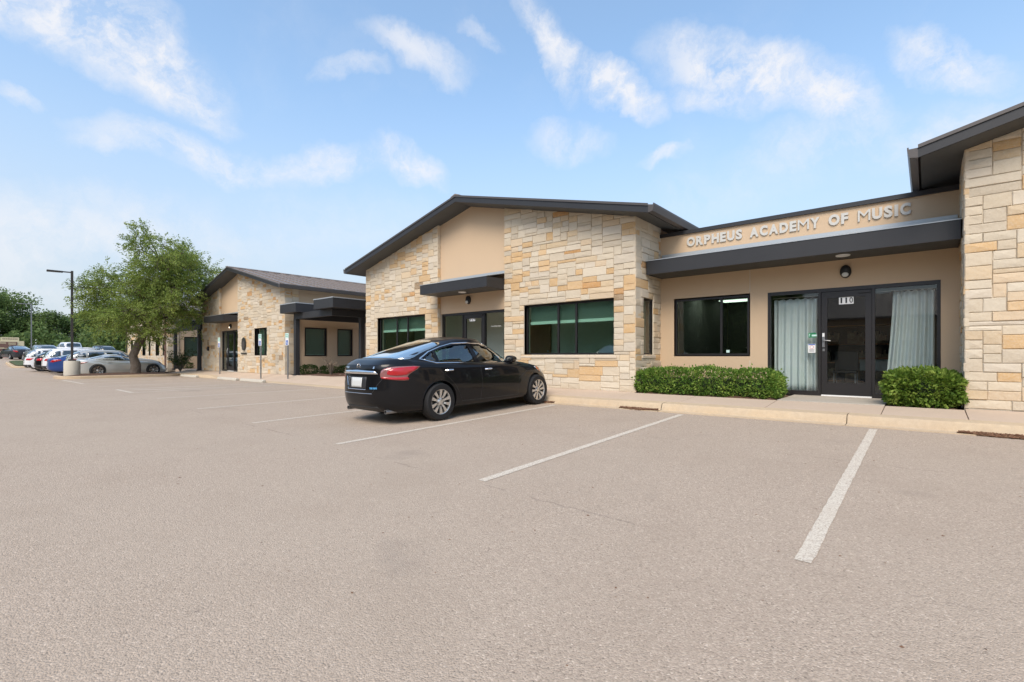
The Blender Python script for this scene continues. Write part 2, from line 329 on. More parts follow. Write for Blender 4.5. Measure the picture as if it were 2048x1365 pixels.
class MB:
    """collects plain shapes into one mesh"""
    def __init__(s): s.v = []; s.f = []
    def add(s, vs, fs):
        n = len(s.v); s.v += [tuple(p) for p in vs]; s.f += [tuple(i + n for i in f) for f in fs]; return s
    def box(s, x0, x1, y0, y1, z0, z1):
        return s.add([(x0, y0, z0), (x1, y0, z0), (x1, y1, z0), (x0, y1, z0), (x0, y0, z1), (x1, y0, z1), (x1, y1, z1), (x0, y1, z1)],
                     [(0, 3, 2, 1), (4, 5, 6, 7), (0, 1, 5, 4), (1, 2, 6, 5), (2, 3, 7, 6), (3, 0, 4, 7)])
    def hexa(s, a, b):
        """a, b: two quads of four points joined"""
        return s.add(list(a) + list(b), [(0, 3, 2, 1), (4, 5, 6, 7), (0, 1, 5, 4), (1, 2, 6, 5), (2, 3, 7, 6), (3, 0, 4, 7)])
    def prism(s, poly, d):
        n = len(poly); d = Vector(d); a = [Vector(p) for p in poly]
        return s.add(a + [p + d for p in a], [tuple(reversed(range(n))), tuple(range(n, 2 * n))] + [(i, (i + 1) % n, n + (i + 1) % n, n + i) for i in range(n)])
    def tube(s, pts, r, n=8, cap=True):
        pts = [Vector(p) for p in pts]; rs = r if isinstance(r, (list, tuple)) else [r] * len(pts)
        vs = []; ref = None
        for i, p in enumerate(pts):
            t = (pts[min(i + 1, len(pts) - 1)] - pts[max(i - 1, 0)]).normalized()
            if ref is None: ref = Vector((0, 0, 1)) if abs(t.z) < .9 else Vector((1, 0, 0))
            a = t.cross(ref).normalized(); b = t.cross(a).normalized(); ref = b.cross(t) * -1 if False else ref
            for k in range(n):
                an = 2 * math.pi * k / n; vs.append(p + (a * math.cos(an) + b * math.sin(an)) * rs[i])
        fs = [(i * n + k, i * n + (k + 1) % n, (i + 1) * n + (k + 1) % n, (i + 1) * n + k) for i in range(len(pts) - 1) for k in range(n)]
        if cap: fs += [tuple(range(n)), tuple(range((len(pts) - 1) * n, len(pts) * n))]
        return s.add(vs, fs)
    def lathe(s, prof, c=(0, 0, 0), n=24, axis='Z'):
        vs = []
        for (r, h) in prof:
            for k in range(n):
                a = 2 * math.pi * k / n; p = (r * math.cos(a), r * math.sin(a), h)
                if axis == 'Y': p = (p[0], p[2], p[1])
                vs.append((p[0] + c[0], p[1] + c[1], p[2] + c[2]))
        m = len(prof)
        fs = [(i * n + k, i * n + (k + 1) % n, (i + 1) * n + (k + 1) % n, (i + 1) * n + k) for i in range(m - 1) for k in range(n)]
        return s.add(vs, fs)
    def mesh(s, name, smooth=False):
        me = bpy.data.meshes.new(name); me.from_pydata(s.v, [], s.f)
        bm = bmesh.new(); bm.from_mesh(me); bmesh.ops.recalc_face_normals(bm, faces=bm.faces); bm.to_mesh(me); bm.free()
        if smooth: me.shade_smooth(); me.set_sharp_from_angle(angle=R(38))
        return me
    def build(s, name, material, parent=None, smooth=False, bevel=0.0, ws=True):
        o = link(name, s.mesh(name, smooth), parent, material, ws)
        if bevel:
            b = o.modifiers.new('bevel', 'BEVEL'); b.width = bevel; b.segments = 2; b.limit_method = 'ANGLE'; b.angle_limit = R(40)
            if not smooth: o.data.shade_smooth(); o.data.set_sharp_from_angle(angle=R(60))
        return o
def bxo(name, m, parent, *b, bevel=0.0):
    return MB().box(*b).build(name, m, parent, bevel=bevel)

FONT = {}
def glyphs(text, size, depth=.01, bold=.0):
    key = (text, round(size, 4), depth, bold)
    if key in FONT: return FONT[key]
    cu = bpy.data.curves.new('txt', 'FONT'); cu.body = text; cu.size = size; cu.extrude = depth / 2; cu.offset = bold; cu.resolution_u = 3
    cu.align_x = 'LEFT'
    o = bpy.data.objects.new('txt', cu); COL.objects.link(o); bpy.context.view_layer.update()
    me = bpy.data.meshes.new_from_object(o.evaluated_get(bpy.context.evaluated_depsgraph_get()))
    bpy.data.objects.remove(o); FONT[key] = me
    return me
def text_on(name, text, size, origin, xdir, up, m, parent, depth=.004, bold=0.0, width=None, height=None, spacing_fix=True):
    """one text as one mesh, its lower left corner at origin"""
    src = glyphs(text, size, depth, bold); me = src.copy(); me.materials.clear()
    co = np.array([v.co[:] for v in me.vertices]); mn = co.min(0); mxx = co.max(0)
    sx = (width / (mxx[0] - mn[0])) if width else 1; sy = (height / (mxx[1] - mn[1])) if height else 1
    x = Vector(xdir).normalized(); u = Vector(up).normalized(); n = x.cross(u)
    for v in me.vertices:
        a = (v.co.x - mn[0]) * sx; b = (v.co.y - mn[1]) * sy; c = v.co.z
        v.co = Vector(origin) + x * a + u * b + n * c
    return link(name, me, parent, m)

# ------------------------------------------------------------------ ground
def sheet(name, xs, ys, dz, m, kind='structure'):
    vs = [(x, y, G(x, y) + dz) for y in ys for x in xs]; nx = len(xs)
    fs = [(j * nx + i, j * nx + i + 1, (j + 1) * nx + i + 1, (j + 1) * nx + i) for j in range(len(ys) - 1) for i in range(nx - 1)]
    me = bpy.data.meshes.new(name); me.from_pydata(vs, [], fs); me.shade_smooth()
    o = link(name, me, None, m); tag(o, kind=kind); return o
def rng(a, b, st): 
    n = max(1, int(round((b - a) / st))); return [a + (b - a) * i / n for i in range(n + 1)]
sheet('ground', [-900, -500] + rng(-400, -120, 40) + rng(-100, 60, 4) + [90, 150, 300, 600], [-500, -300, -150, -80] + rng(-60, 40, 4) + [60, 100, 180, 300, 600], -.06, M_soil)
sheet('parking_lot', sorted(set(rng(-84, 45, 1.5) + [-68, -60, -52, -40, -32, -20, -12, 0, 10])), rng(-45, 14, .75), 0.0, M_asph)
def strip(name, p0, p1, w, m=M_line, dz=.004, label=None):
    p0 = Vector(p0); p1 = Vector(p1); d = (p1 - p0); n = max(1, int(d.length / .06)); s = Vector((-d.y, d.x)).normalized() * (w / 2); lr = random.Random(int(p0.x * 100))
    vs = []
    for i in range(n + 1):
        p = p0 + d * i / n
        for q in (p - s * (1 + lr.uniform(-.09, .06)), p + s * (1 + lr.uniform(-.09, .06))): vs.append((q.x, q.y, G(q.x, q.y) + dz))
    me = bpy.data.meshes.new(name); me.from_pydata(vs, [], [(2 * i, 2 * i + 1, 2 * i + 3, 2 * i + 2) for i in range(n)])
    o = link(name, me, None, m); tag(o, kind='structure')
    return o
YK = 8.80
ends = [(-.58, 3.42), (-3.32, 3.43), (-6.05, 3.45), (-8.82, 3.46), (-11.7, 3.49), (-15.3, 3.64), (2.17, 3.42), (4.92, 3.42), (7.67, 3.42)]
for i, (x, y) in enumerate(ends):
    strip('parking_line', (x, y), (x + (.0 if x > -10 else -.05), 8.52), .096)
strip('parking_line', (-18.2, 3.72), (-18.4, 8.45), .11); strip('parking_line', (-18.2, 3.72), (-20.2, 3.72), .11)
strip('parking_line', (-20.3, 3.72), (-20.4, 8.3), .11); strip('parking_line', (-23.0, 3.7), (-23.0, 8.3), .11); strip('parking_line', (-25.9, 3.7), (-25.9, 8.3), .11)
strip('parking_line', (-28.6, 3.7), (-28.6, 8.3), .11)
strip('parking_line', (-25.9, 3.7), (-31.2, 3.7), .11)
for k in range(6): strip('parking_line', (-20.1, 4.1 + k * .75), (-18.5, 4.9 + k * .75), .11)
for k in range(7): strip('parking_line', (-38.4 - k * 2.8, 3.6), (-38.4 - k * 2.8, 8.6), .11)

def khf(x):
    return float(np.interp(x, [-60, -32, -28, -26.5, -14.5, -12.5, 60], [.14, .14, .14, .012, .012, .14, .14]))
def wz(x): # wall base / walk height
    return float(np.interp(x, [-60, -33, -22, -15, -5, 12], [.52, .52, .55, .57, .585, .60]))
# kerb: rolled profile swept along the facade
kerb = empty('kerb', (0, YK, .4)); tag(kerb, kind='structure')
def kerb_seg(x0, x1, m=M_kerb):
    xs = rng(x0, x1, .4); mb = MB(); P = 8; vs = []
    for x in xs:
        g0 = G(x, YK); k = khf(x)
        for (dy, dz) in ((-.16, -.06), (-.16, .005), (-.02, .012), (.0, .02), (.03, k * .72), (.06, k * .95), (.12, k), (.30, k + .01)):
            vs.append((x, YK + dy, g0 + dz))
    mb.add(vs, [(i * P + j, i * P + j + 1, (i + 1) * P + j + 1, (i + 1) * P + j) for i in range(len(xs) - 1) for j in range(P - 1)])
    o = mb.build('kerb_stone', m, kerb, smooth=True); return o
kj = [-35.2, -32.6, -30.4, -27.4, -24.4, -21.4, -18.4, -15.4, -12.4, -9.4, -6.6, -3.82, -.92, 2.1, 5.1, 8.1, 11.5]
for a, b in zip(kj[:-1], kj[1:]): kerb_seg(a + .006, b - .006)
# sidewalk slabs
walk = empty('sidewalk', (0, 9.5, .5)); tag(walk, kind='structure')
def slab(x0, x1, y0, y1, zf=None, m=M_conc, parent=walk, name='sidewalk_slab', th=.2, gap=.005):
    x0 += gap; x1 -= gap; y0 += gap; y1 -= gap
    def z(x, y):
        if zf is not None: return zf(x, y)
        t = min(max((y - (YK + .3)) / (10.1 - YK - .3), 0), 1); return (G(x, YK) + khf(x) + .01) * (1 - t) + wz(x) * t
    bt = [(x0, y0), (x1, y0), (x1, y1), (x0, y1)]
    return MB().hexa([(x, y, z(x, y) - th) for x, y in bt], [(x, y, z(x, y)) for x, y in bt]).build(name, m, parent, bevel=.006)
wj = [-35.2, -33.3, -31.6, -29.9, -28.2, -26.5, -24.8, -23.1, -21.4, -19.7, -18.0, -16.3, -14.7, -13.1, -11.5, -9.9, -8.25, -6.63, -4.995, -3.6, -2.11, -.53, .43, 2.1, 3.7, 5.3, 6.9, 8.5, 10.1, 11.5]
for a, b in zip(wj[:-1], wj[1:]): slab(a, b, YK + .30, 10.02 if -5.1 < a < .4 else 10.17)
slab(-2.12, -.53, 10.02, 10.95, lambda x, y: .592, M_conc2, name='entry_slab')
slab(-2.12, -.53, 10.95, 11.56, lambda x, y: .594, M_conc2, name='entry_slab')
slab(-11.8, -8.9, 10.17, 10.4, lambda x, y: .585, M_conc2, name='entry_slab')
slab(-30.3, -27.7, 10.17, 10.4, lambda x, y: .555, M_conc2, name='entry_slab')
# the passages between the buildings
for k in range(7): slab(-20.6, -15.8, 10.17 + k * 2.2, 10.17 + (k + 1) * 2.2, lambda x, y: .55)
for k in range(5): slab(-38.4, -33.3, 10.17 + k * 2.4, 10.17 + (k + 1) * 2.4, lambda x, y: .52)
def bed(name, x0, x1, y0, y1, z, m=M_mulch, rough=.03):
    xs = rng(x0, x1, .12 if (x1 - x0) * (y1 - y0) < 12 else .35); ys = rng(y0, y1, .12 if (x1 - x0) * (y1 - y0) < 12 else .35)
    vs = []
    for y in ys:
        for x in xs:
            e = min(x - x0, x1 - x, y - y0, y1 - y); vs.append((x, y, (z(x, y) if callable(z) else z) + (random.uniform(-rough, rough) + .02 if e > .05 else -.03)))
    nx = len(xs)
    me = bpy.data.meshes.new(name); me.from_pydata(vs, [], [(j * nx + i, j * nx + i + 1, (j + 1) * nx + i + 1, (j + 1) * nx + i) for j in range(len(ys) - 1) for i in range(nx - 1)]); me.shade_smooth()
    o = link(name, me, None, m); tag(o, kind='structure'); return o
bed('planting_bed', -5.0, -2.13, 10.02, 11.5, .575)
bed('planting_bed', -.52, .43, 10.02, 11.5, .575)
bed('planting_bed', -22.3, -20.6, 10.2, 20, .55)
bed('planting_bed', -20.3, -18.6, 10.35, 11.3, .575)
bed('planting_bed', -40.1, -38.4, 10.2, 18, .52)

# planted island with its kerb
isl = empty('parking_island', (-33.6, 6, .3)); tag(isl, kind='structure')
def ring_kerb(pts, w, hgt, parent, m=M_kerb, redfrom=None):
    n = len(pts); c = sum((Vector(p) for p in pts), Vector((0, 0))) / n
    out = [Vector(p) for p in pts]
    inn = []
    for i, p in enumerate(out):
        a = out[i - 1]; b = out[(i + 1) % n]; t = (b - a).normalized(); nn = Vector((-t.y, t.x))
        if nn.dot(c - p) < 0: nn = -nn
        inn.append(p + nn * w)
    vs = []
    for p, q in zip(out, inn):
        for r_, z in ((p, -.05), (p, hgt * .8), (p * .8 + q * .2, hgt), (q, hgt), (q, -.05)):
            vs.append((r_.x, r_.y, G(r_.x, r_.y) + z))
    fs = [(i * 5 + j, ((i + 1) % n) * 5 + j, ((i + 1) % n) * 5 + j + 1, i * 5 + j + 1) for i in range(n) for j in range(4)]
    return MB().add(vs, fs).build('island_kerb', m, parent, smooth=True), inn
def rrect(x0, x1, y0, y1, r):
    pts = []
    for (cx, cy, a0) in ((x1 - r, y0 + r, -90), (x1 - r, y1 - r, 0), (x0 + r, y1 - r, 90), (x0 + r, y0 + r, 180)):
        for k in range(7): a = R(a0 + k * 15); pts.append((cx + r * math.cos(a), cy + r * math.sin(a)))
    return pts
_, inn = ring_kerb(rrect(-35.4, -32.1, 3.75, 8.95, .9), .16, .14, isl)
def fan_bed(name, pts, parent, m, h):
    c = sum(pts, Vector((0, 0))) / len(pts); vs = [(c.x, c.y, G(c.x, c.y) + h + .08)]; n = len(pts)
    for k in (.35, .7, 1.0):
        for p in pts: q = c + (p - c) * k; vs.append((q.x, q.y, G(q.x, q.y) + h * (1 if k < 1 else .85) + (.05 * (1 - k)) + random.uniform(-.02, .02)))
    fs = [(0, 1 + i, 1 + (i + 1) % n) for i in range(n)] + [(1 + r_ * n + i, 1 + (r_ + 1) * n + i, 1 + (r_ + 1) * n + (i + 1) % n, 1 + r_ * n + (i + 1) % n) for r_ in range(2) for i in range(n)]
    return MB().add(vs, fs).build(name, m, parent, smooth=True)
fan_bed('mulch_bed', inn, isl, M_mulch, .17)
isl2 = empty('parking_island', (-61, 4.5, .5)); tag(isl2, kind='structure')
_, inn2 = ring_kerb(rrect(-65.5, -57.5, 3.8, 8.4, 1.0), .2, .16, isl2)
fan_bed('grass_bed', inn2, isl2, L_grass, .28)
# far kerb and red painted edge by the monument sign
fk = empty('kerb', (-84, 0, 1.2)); tag(fk, kind='structure')
mb = MB()
for y in rng(-40, 13.9, 2)[:-1]: mb.hexa([(-84.2, y, G(-84.2, y) - .1), (-83.9, y, G(-84, y) - .1), (-83.9, y + 2, G(-84, y + 2) - .1), (-84.2, y + 2, G(-84.2, y + 2) - .1)], [(-84.2, y, G(-84.2, y) + .2), (-83.9, y, G(-84, y) + .2), (-83.9, y + 2, G(-84, y + 2) + .2), (-84.2, y + 2, G(-84.2, y + 2) + .2)])
mb.build('kerb_stone', M_kerbred, fk)

# ------------------------------------------------------------------ stone masonry
def cells(a, b, brk, step):
    pts = sorted(set([round(a, 4), round(b, 4)] + [round(x, 4) for x in brk if a < x < b])); out = []
    for p, q in zip(pts[:-1], pts[1:]):
        n = max(1, round((q - p) / step)); out += [p + (q - p) * i / n for i in range(n)]
    return out + [pts[-1]]
def layout(s0, s1, z0, z1, openings, rnd, cw=.05, ch=.07, scale=1.0):
    xs = cells(s0, s1, [o[0] for o in openings] + [o[1] for o in openings], cw)
    zs = cells(z0, z1, [o[2] for o in openings] + [o[3] for o in openings], ch)
    nx = len(xs) - 1; nz = len(zs) - 1; occ = np.zeros((nz, nx), bool)
    for (a, b, c, d) in openings:
        for j in range(nz):
            zm = (zs[j] + zs[j + 1]) / 2
            if c < zm < d:
                for i in range(nx):
                    if a < (xs[i] + xs[i + 1]) / 2 < b: occ[j, i] = True
    res = []
    for j in range(nz):
        i = 0
        while i < nx:
            if occ[j, i]: i += 1; continue
            g = 0
            while i + g < nx and not occ[j, i + g]: g += 1
            w = int(rnd.choice([4, 5, 5, 6, 6, 7, 8, 9, 10, 12, 13]) * scale)
            w = max(3, w)
            if g - w < 3: w = g if g <= 15 * scale else g // 2
            hh = rnd.choice([2, 2, 2, 2, 3, 3, 1 if w > 7 else 2]) 
            if w <= 4: hh = max(hh, 2)
            hh = min(hh, nz - j)
            while hh > 1 and occ[j:j + hh, i:i + w].any(): hh -= 1
            if nz - (j + hh) == 1: hh += 1 if not occ[j + hh:j + hh + 1, i:i + w].any() else 0
            occ[j:j + hh, i:i + w] = True
            res.append((xs[i], xs[i + w], zs[j], zs[j + hh])); i += w
    return res
def clip(poly, a, b, c):
    """keep points with a*s+b*z<=c"""
    out = []; n = len(poly)
    for i in range(n):
        p = poly[i]; q = poly[(i + 1) % n]; dp = a * p[0] + b * p[1] - c; dq = a * q[0] + b * q[1] - c
        if dp <= 0: out.append(p)
        if dp * dq < 0: t = dp / (dp - dq); out.append((p[0] + (q[0] - p[0]) * t, p[1] + (q[1] - p[1]) * t))
    return out
def stone_tint(rnd):
    r = rnd.random(); j = rnd.uniform(.93, 1.07)
    if r < .69: c = rnd.choice([(.60, .515, .39), (.58, .49, .365), (.635, .55, .425), (.60, .52, .41), (.55, .465, .35), (.58, .485, .355)])
    elif r < .84: c = rnd.choice([(.60, .465, .305), (.59, .445, .275), (.62, .475, .315)])
    elif r < .97: c = rnd.choice([(.60, .395, .195), (.58, .37, .17), (.61, .42, .23)])
    elif r < .99: c = (.52, .27, .09)
    else: c = (.30, .20, .11)
    return tuple(min(1, x * j * .94) for x in c)
def stone_geo(poly, mapf, rnd, th=.035, joint=.005):
    """polygon in (s, z) -> verts, faces, tint; outward is +d in mapf(s, z, d)"""
    n0 = len(poly); cx = sum(p[0] for p in poly) / n0; cz = sum(p[1] for p in poly) / n0
    pts = []
    for i in range(n0):
        p = poly[i]; q = poly[(i + 1) % n0]; L = math.hypot(q[0] - p[0], q[1] - p[1]); k = max(1, min(3, int(L / .22)))
        for t in range(k): pts.append((p[0] + (q[0] - p[0]) * t / k, p[1] + (q[1] - p[1]) * t / k))
    def inset(p, d, j=0):
        dx = cx - p[0]; dz = cz - p[1]
        ax = min(abs(dx), d) * (1 if dx > 0 else -1); az = min(abs(dz), d) * (1 if dz > 0 else -1)
        return (p[0] + ax + rnd.uniform(-j, j), p[1] + az + rnd.uniform(-j, j))
    dep = th + rnd.uniform(-.008, .009)
    A = [inset(p, joint * .5, 0) for p in pts]; B = [inset(p, joint * .6, .002) for p in pts]; Cc = [inset(p, joint * .5 + rnd.uniform(.006, .013), .003) for p in pts]
    n = len(pts); vs = [mapf(p[0], p[1], -.02) for p in A] + [mapf(p[0], p[1], dep - .008 + rnd.uniform(-.003, .002)) for p in B] + [mapf(p[0], p[1], dep + rnd.uniform(-.004, .006)) for p in Cc]
    vs.append(mapf(cx + rnd.uniform(-.03, .03), cz + rnd.uniform(-.01, .01), dep + rnd.uniform(-.002, .010)))
    fs = []
    for i in range(n):
        k = (i + 1) % n; fs += [(i, k, n + k, n + i), (n + i, n + k, 2 * n + k, 2 * n + i), (2 * n + i, 2 * n + k, 3 * n)]
    return vs, fs
def set_tint(me, cols):
    at = me.color_attributes.new('tint', 'FLOAT_COLOR', 'POINT'); at.data.foreach_set('color', np.array(cols, dtype=np.float32).ravel())
def px_of(p):
    x, y, z = p; r = x * math.cos(YAW) + y * math.sin(YAW); d = -x * math.sin(YAW) + y * math.cos(YAW)
    if d < .5: return None
    return (1024 + 973 * r / d, 712.3 - 973 * (z - CZ) / d, d)
def add_stones(parent_wall, stones, limit):
    """stones: list of (verts, faces, tint, size_px); the largest in view become objects of their own"""
    order = sorted(range(len(stones)), key=lambda i: -stones[i][3])
    single = set(i for i in order[:limit] if stones[i][3] > 0)
    mv = []; mf = []; mc = []
    for i, (vs, fs, c, sz, par) in enumerate(stones):
        if i in single:
            me = bpy.data.meshes.new('stone'); me.from_pydata([tuple(v) for v in vs], [], fs); set_tint(me, [(*c, 1)] * len(vs))
            link('stone', me, par, M_stone)
        else:
            n = len(mv); mv += [tuple(v) for v in vs]; mf += [tuple(k + n for k in f) for f in fs]; mc += [(*c, 1)] * len(vs)
    if mv:
        me = bpy.data.meshes.new('stonework'); me.from_pydata(mv, [], mf); set_tint(me, mc)
        o = link('stonework', me, parent_wall, M_stone); tag(o, kind='stuff')

def wall_columns(mb, s0, s1, zb, top, openings, mapf, d0, d1, brk=()):
    ss = sorted(set([s0, s1] + [x for o in openings for x in o[:2] if s0 < x < s1] + [b for b in brk if s0 < b < s1]))
    for a, b in zip(ss[:-1], ss[1:]):
        m_ = (a + b) / 2; ops = sorted([(o[2], o[3]) for o in openings if o[0] < m_ < o[1]])
        z = zb; segs = []
        for (c, d) in ops: segs.append((z, c, False)); z = d
        segs.append((z, None, True))
        for (za, zb_, last) in segs:
            ta, tb = (top(a), top(b)) if last else (zb_, zb_)
            if not last and zb_ - za < .01: continue
            q = [(a, za), (b, za), (b, tb), (a, ta)]
            mb.hexa([mapf(s, z_, d0) for s, z_ in q], [mapf(s, z_, d1) for s, z_ in q])

# ------------------------------------------------------------------ buildings
YA = 10.157; YB = 11.52; SILL = 1.42; HEAD = 2.755
front = lambda s, z, d: Vector((s, YA + .035 - d, z))

def make_window(bld, s0, s1, z0, z1, mapf, mulls=(), fw=.045, depth=.09, blind=None, name='window', sill=True):
    """frame plus one pane per light, recessed by depth behind d=0"""
    w = MB(); d0, d1 = -depth - .05, -depth
    def bar(a, b, c, e): 
        q = [(a, c), (b, c), (b, e), (a, e)]; w.hexa([mapf(s, z, d0) for s, z in q], [mapf(s, z, d1) for s, z in q])
    bar(s0, s1, z0, z0 + fw); bar(s0, s1, z1 - fw, z1); bar(s0, s0 + fw, z0 + fw, z1 - fw); bar(s1 - fw, s1, z0 + fw, z1 - fw)
    for m_ in mulls: bar(m_ - .025, m_ + .025, z0 + fw, z1 - fw)
    fr = w.build(name, M_frame, bld)
    ed = [s0 + fw] + list(mulls) + [s1 - fw]
    for a, b in zip(ed[:-1], ed[1:]):
        q = [(a, z0 + fw), (b, z0 + fw), (b, z1 - fw), (a, z1 - fw)]; jit = random.uniform(-.004, .004)
        MB().hexa([mapf(s, z, d0 + .02 + (jit if s == a else -jit)) for s, z in q], [mapf(s, z, d0 + .026 + (jit if s == a else -jit)) for s, z in q]).build('pane', G_win, fr)
    # reveal
    rv = MB()
    for (a, b, c, e) in ((s0 - .02, s0, z0, z1), (s1, s1 + .02, z0, z1), (s0 - .02, s1 + .02, z1, z1 + .02), (s0 - .02, s1 + .02, z0 - .02, z0)):
        q = [(a, c), (b, c), (b, e), (a, e)]; rv.hexa([mapf(s, z, -.2) for s, z in q], [mapf(s, z, 0) for s, z in q])
    rv.build('window_reveal', M_frame if name != 'window' else M_mortar, fr)
    if sill:
        q = [(s0 - .08, z0 - .075), (s1 + .08, z0 - .075), (s1 + .08, z0 - .021), (s0 - .08, z0 - .021)]
        st = MB().hexa([mapf(s, z, -.12) for s, z in q], [mapf(s, z, .055) for s, z in q]); me = st.mesh('window_sill'); set_tint(me, [(.62, .52, .40, 1)] * len(me.vertices)); link('window_sill', me, fr, M_stone)
    if blind:
        zb = z1 - blind * (z1 - z0); bl = MB(); k = 0; z = z1 - fw
        while z > zb:
            q = [(s0 + .06, z), (s1 - .06, z), (s1 - .06, z - .004), (s0 + .06, z - .004)]
            bl.hexa([mapf(s, zz - .012, d0 - .085) for s, zz in q], [mapf(s, zz + .009, d0 - .070) for s, zz in q]); z -= .026
        bl.build('blind', M_blind, fr)
        q = [(s0 + .06, zb), (s1 - .06, zb), (s1 - .06, zb - .075), (s0 + .06, zb - .075)]
        MB().hexa([mapf(s, z_, d0 - .11) for s, z_ in q], [mapf(s, z_, d0 - .06) for s, z_ in q]).build('blind_rail', M_rail, fr)
    return fr

def gable_roof(bld, xl, xr, zeave, ridge_z, yf, yb, seams=True, m=M_roof):
    xm = (xl + xr) / 2; th = .17
    sl = (ridge_z - zeave) / (xm - xl)
    for side in (0, 1):
        xe = xl if side == 0 else xr
        q0 = [(xe, yf, zeave - .02), (xm, yf, ridge_z - .02), (xm, yb, ridge_z - .02), (xe, yb, zeave - .02)]
        q1 = [(x, y, z + .02) for x, y, z in q0]
        rf = MB().hexa(q0, q1).build('roof', m, bld)
        # soffit under the overhang
        q0 = [(xe + (.03 if side == 0 else -.03), yf + .03, zeave - .165), (xm, yf + .03, ridge_z - .165), (xm, yb - .03, ridge_z - .165), (xe + (.03 if side == 0 else -.03), yb - .03, zeave - .165)]
        MB().hexa(q0, [(x, y, z + .02) for x, y, z in q0]).build('soffit', M_soffit, rf)
        # fascia: verge board front and back
        for yy in (yf, yb - .03):
            q0 = [(xe, yy, zeave - .17), (xm, yy, ridge_z - .17), (xm, yy, ridge_z - .021), (xe, yy, zeave - .021)]
            MB().hexa(q0, [(x, y + .03, z) for x, y, z in q0]).build('fascia', M_dark, rf)
        # thin drip edge on top of the verge
        q0 = [(xe, yf - .02, zeave - .03), (xm, yf - .02, ridge_z - .03), (xm, yf - .02, ridge_z + .022), (xe, yf - .02, zeave + .022)]
        MB().hexa(q0, [(x, y + .018, z) for x, y, z in q0]).build('drip_edge', M_gutter, rf)
        sgn = -1 if side == 0 else 1
        g0 = [(xe, zeave - .17), (xe + sgn * .10, zeave - .15), (xe + sgn * .13, zeave - .03), (xe + sgn * .13, zeave + .01), (xe + sgn * .11, zeave + .01), (xe + sgn * .11, zeave - .02), (xe, zeave - .02)]
        MB().prism([(x, yf, z) for x, z in g0], (0, yb - yf, 0)).build('gutter', M_gutter, rf)
        if seams:
            y = yf + .25; base = None
            while y < yb - .1:
                q0 = [(xe, y - .012, zeave), (xm, y - .012, ridge_z), (xm, y + .012, ridge_z), (xe, y + .012, zeave)]
                MB().hexa(q0, [(x, yy, z + .055) for x, yy, z in q0]).build('roof_seam', m, rf); y += .60
    MB().hexa([(xm - .18, yf - .02, ridge_z - .03), (xm, yf - .02, ridge_z + .02), (xm, yb, ridge_z + .02), (xm - .18, yb, ridge_z - .03)], [(xm - .18, yf - .02, ridge_z + .0), (xm, yf - .02, ridge_z + .06), (xm, yb, ridge_z + .06), (xm - .18, yb, ridge_z)]).build('ridge_cap', m, bld)
    MB().hexa([(xm, yf - .02, ridge_z + .02), (xm + .18, yf - .02, ridge_z - .03), (xm + .18, yb, ridge_z - .03), (xm, yb, ridge_z + .02)], [(xm, yf - .02, ridge_z + .06), (xm + .18, yf - .02, ridge_z), (xm + .18, yb, ridge_z), (xm, yb, ridge_z + .06)]).build('ridge_cap', m, bld)

def canopy(bld, x0, x1, yf, yw, z0, z1, light=None, wall_top=None, ends=(0, 0)):
    c = MB().box(x0, x1, yf, yf + .03, z0, z1)
    c.box(x0, x0 + .03, yf + .03, yw, z0, z1); c.box(x1 - .03, x1, yf + .03, yw, z0, z1)
    o = c.build('canopy', M_dark, bld)
    bxo('canopy_soffit', M_soffit, o, x0 + .03, x1 - .03, yf + .03, yw, z0 + .004, z0 + .03)
    if wall_top:
        q0 = [(x0 - .01, yf - .012, z1), (x1 + .01, yf - .012, z1), (x1 + .01, yw, wall_top - .08), (x0 - .01, yw, wall_top - .08)]
        MB().hexa(q0, [(x, y, z + .014) for x, y, z in q0]).build('flashing', M_flash, o)
        bxo('flashing', M_flash, o, x0 + .01, x1 - .01, yw - .02, yw - .004, wall_top - .10, wall_top)
    if light:
        lx, ly = light
        MB().lathe([(.0, z0 - .004), (.085, z0 - .004), (.095, z0 - .012), (.115, z0 - .012), (.118, z0 + .004)], (lx, ly, 0), 24).build('downlight', M_white, o, smooth=True)
    return o

def sconce(x, z, y, label, lit=False):
    t = empty('wall_light', (x, y, z), label, 'wall light', 'oval wall lights over the doors')
    h = MB(); n = 20
    rings = [(0.0, 1.0), (.03, 1.0), (.065, .86), (.09, .55), (.10, .2)]
    vs = []
    for (d, k) in rings:
        for i in range(n):
            a = 2 * math.pi * i / n; vs.append((x + .095 * k * math.cos(a), y - d, z + .125 * k * math.sin(a) + (.03 * d * 8 * (1 if math.sin(a) > 0 else .0))))
    h.add(vs, [(i * n + k, i * n + (k + 1) % n, (i + 1) * n + (k + 1) % n, (i + 1) * n + k) for i in range(len(rings) - 1) for k in range(n)] + [tuple(range((len(rings) - 1) * n, len(rings) * n))])
    h.build('housing', M_blackpl, t, smooth=True)
    l = MB(); vs = []
    for (d, k) in ((.092, .55), (.105, .45), (.11, .2)):
        for i in range(n): a = 2 * math.pi * i / n; vs.append((x + .085 * k * 1.2 * math.cos(a), y - d, z - .065 + .085 * k * math.sin(a)))
    l.add(vs, [(i * n + k, i * n + (k + 1) % n, (i + 1) * n + (k + 1) % n, (i + 1) * n + k) for i in range(2) for k in range(n)] + [tuple(range(2 * n, 3 * n))])
    l.build('lens', mat('sconce_lens', (.62, .60, .54), .3) if not lit else mat('sconce_lens_lit', (.8, .75, .6), .3, emit=((1, .85, .6), 1.0)), t, smooth=True)
    return t

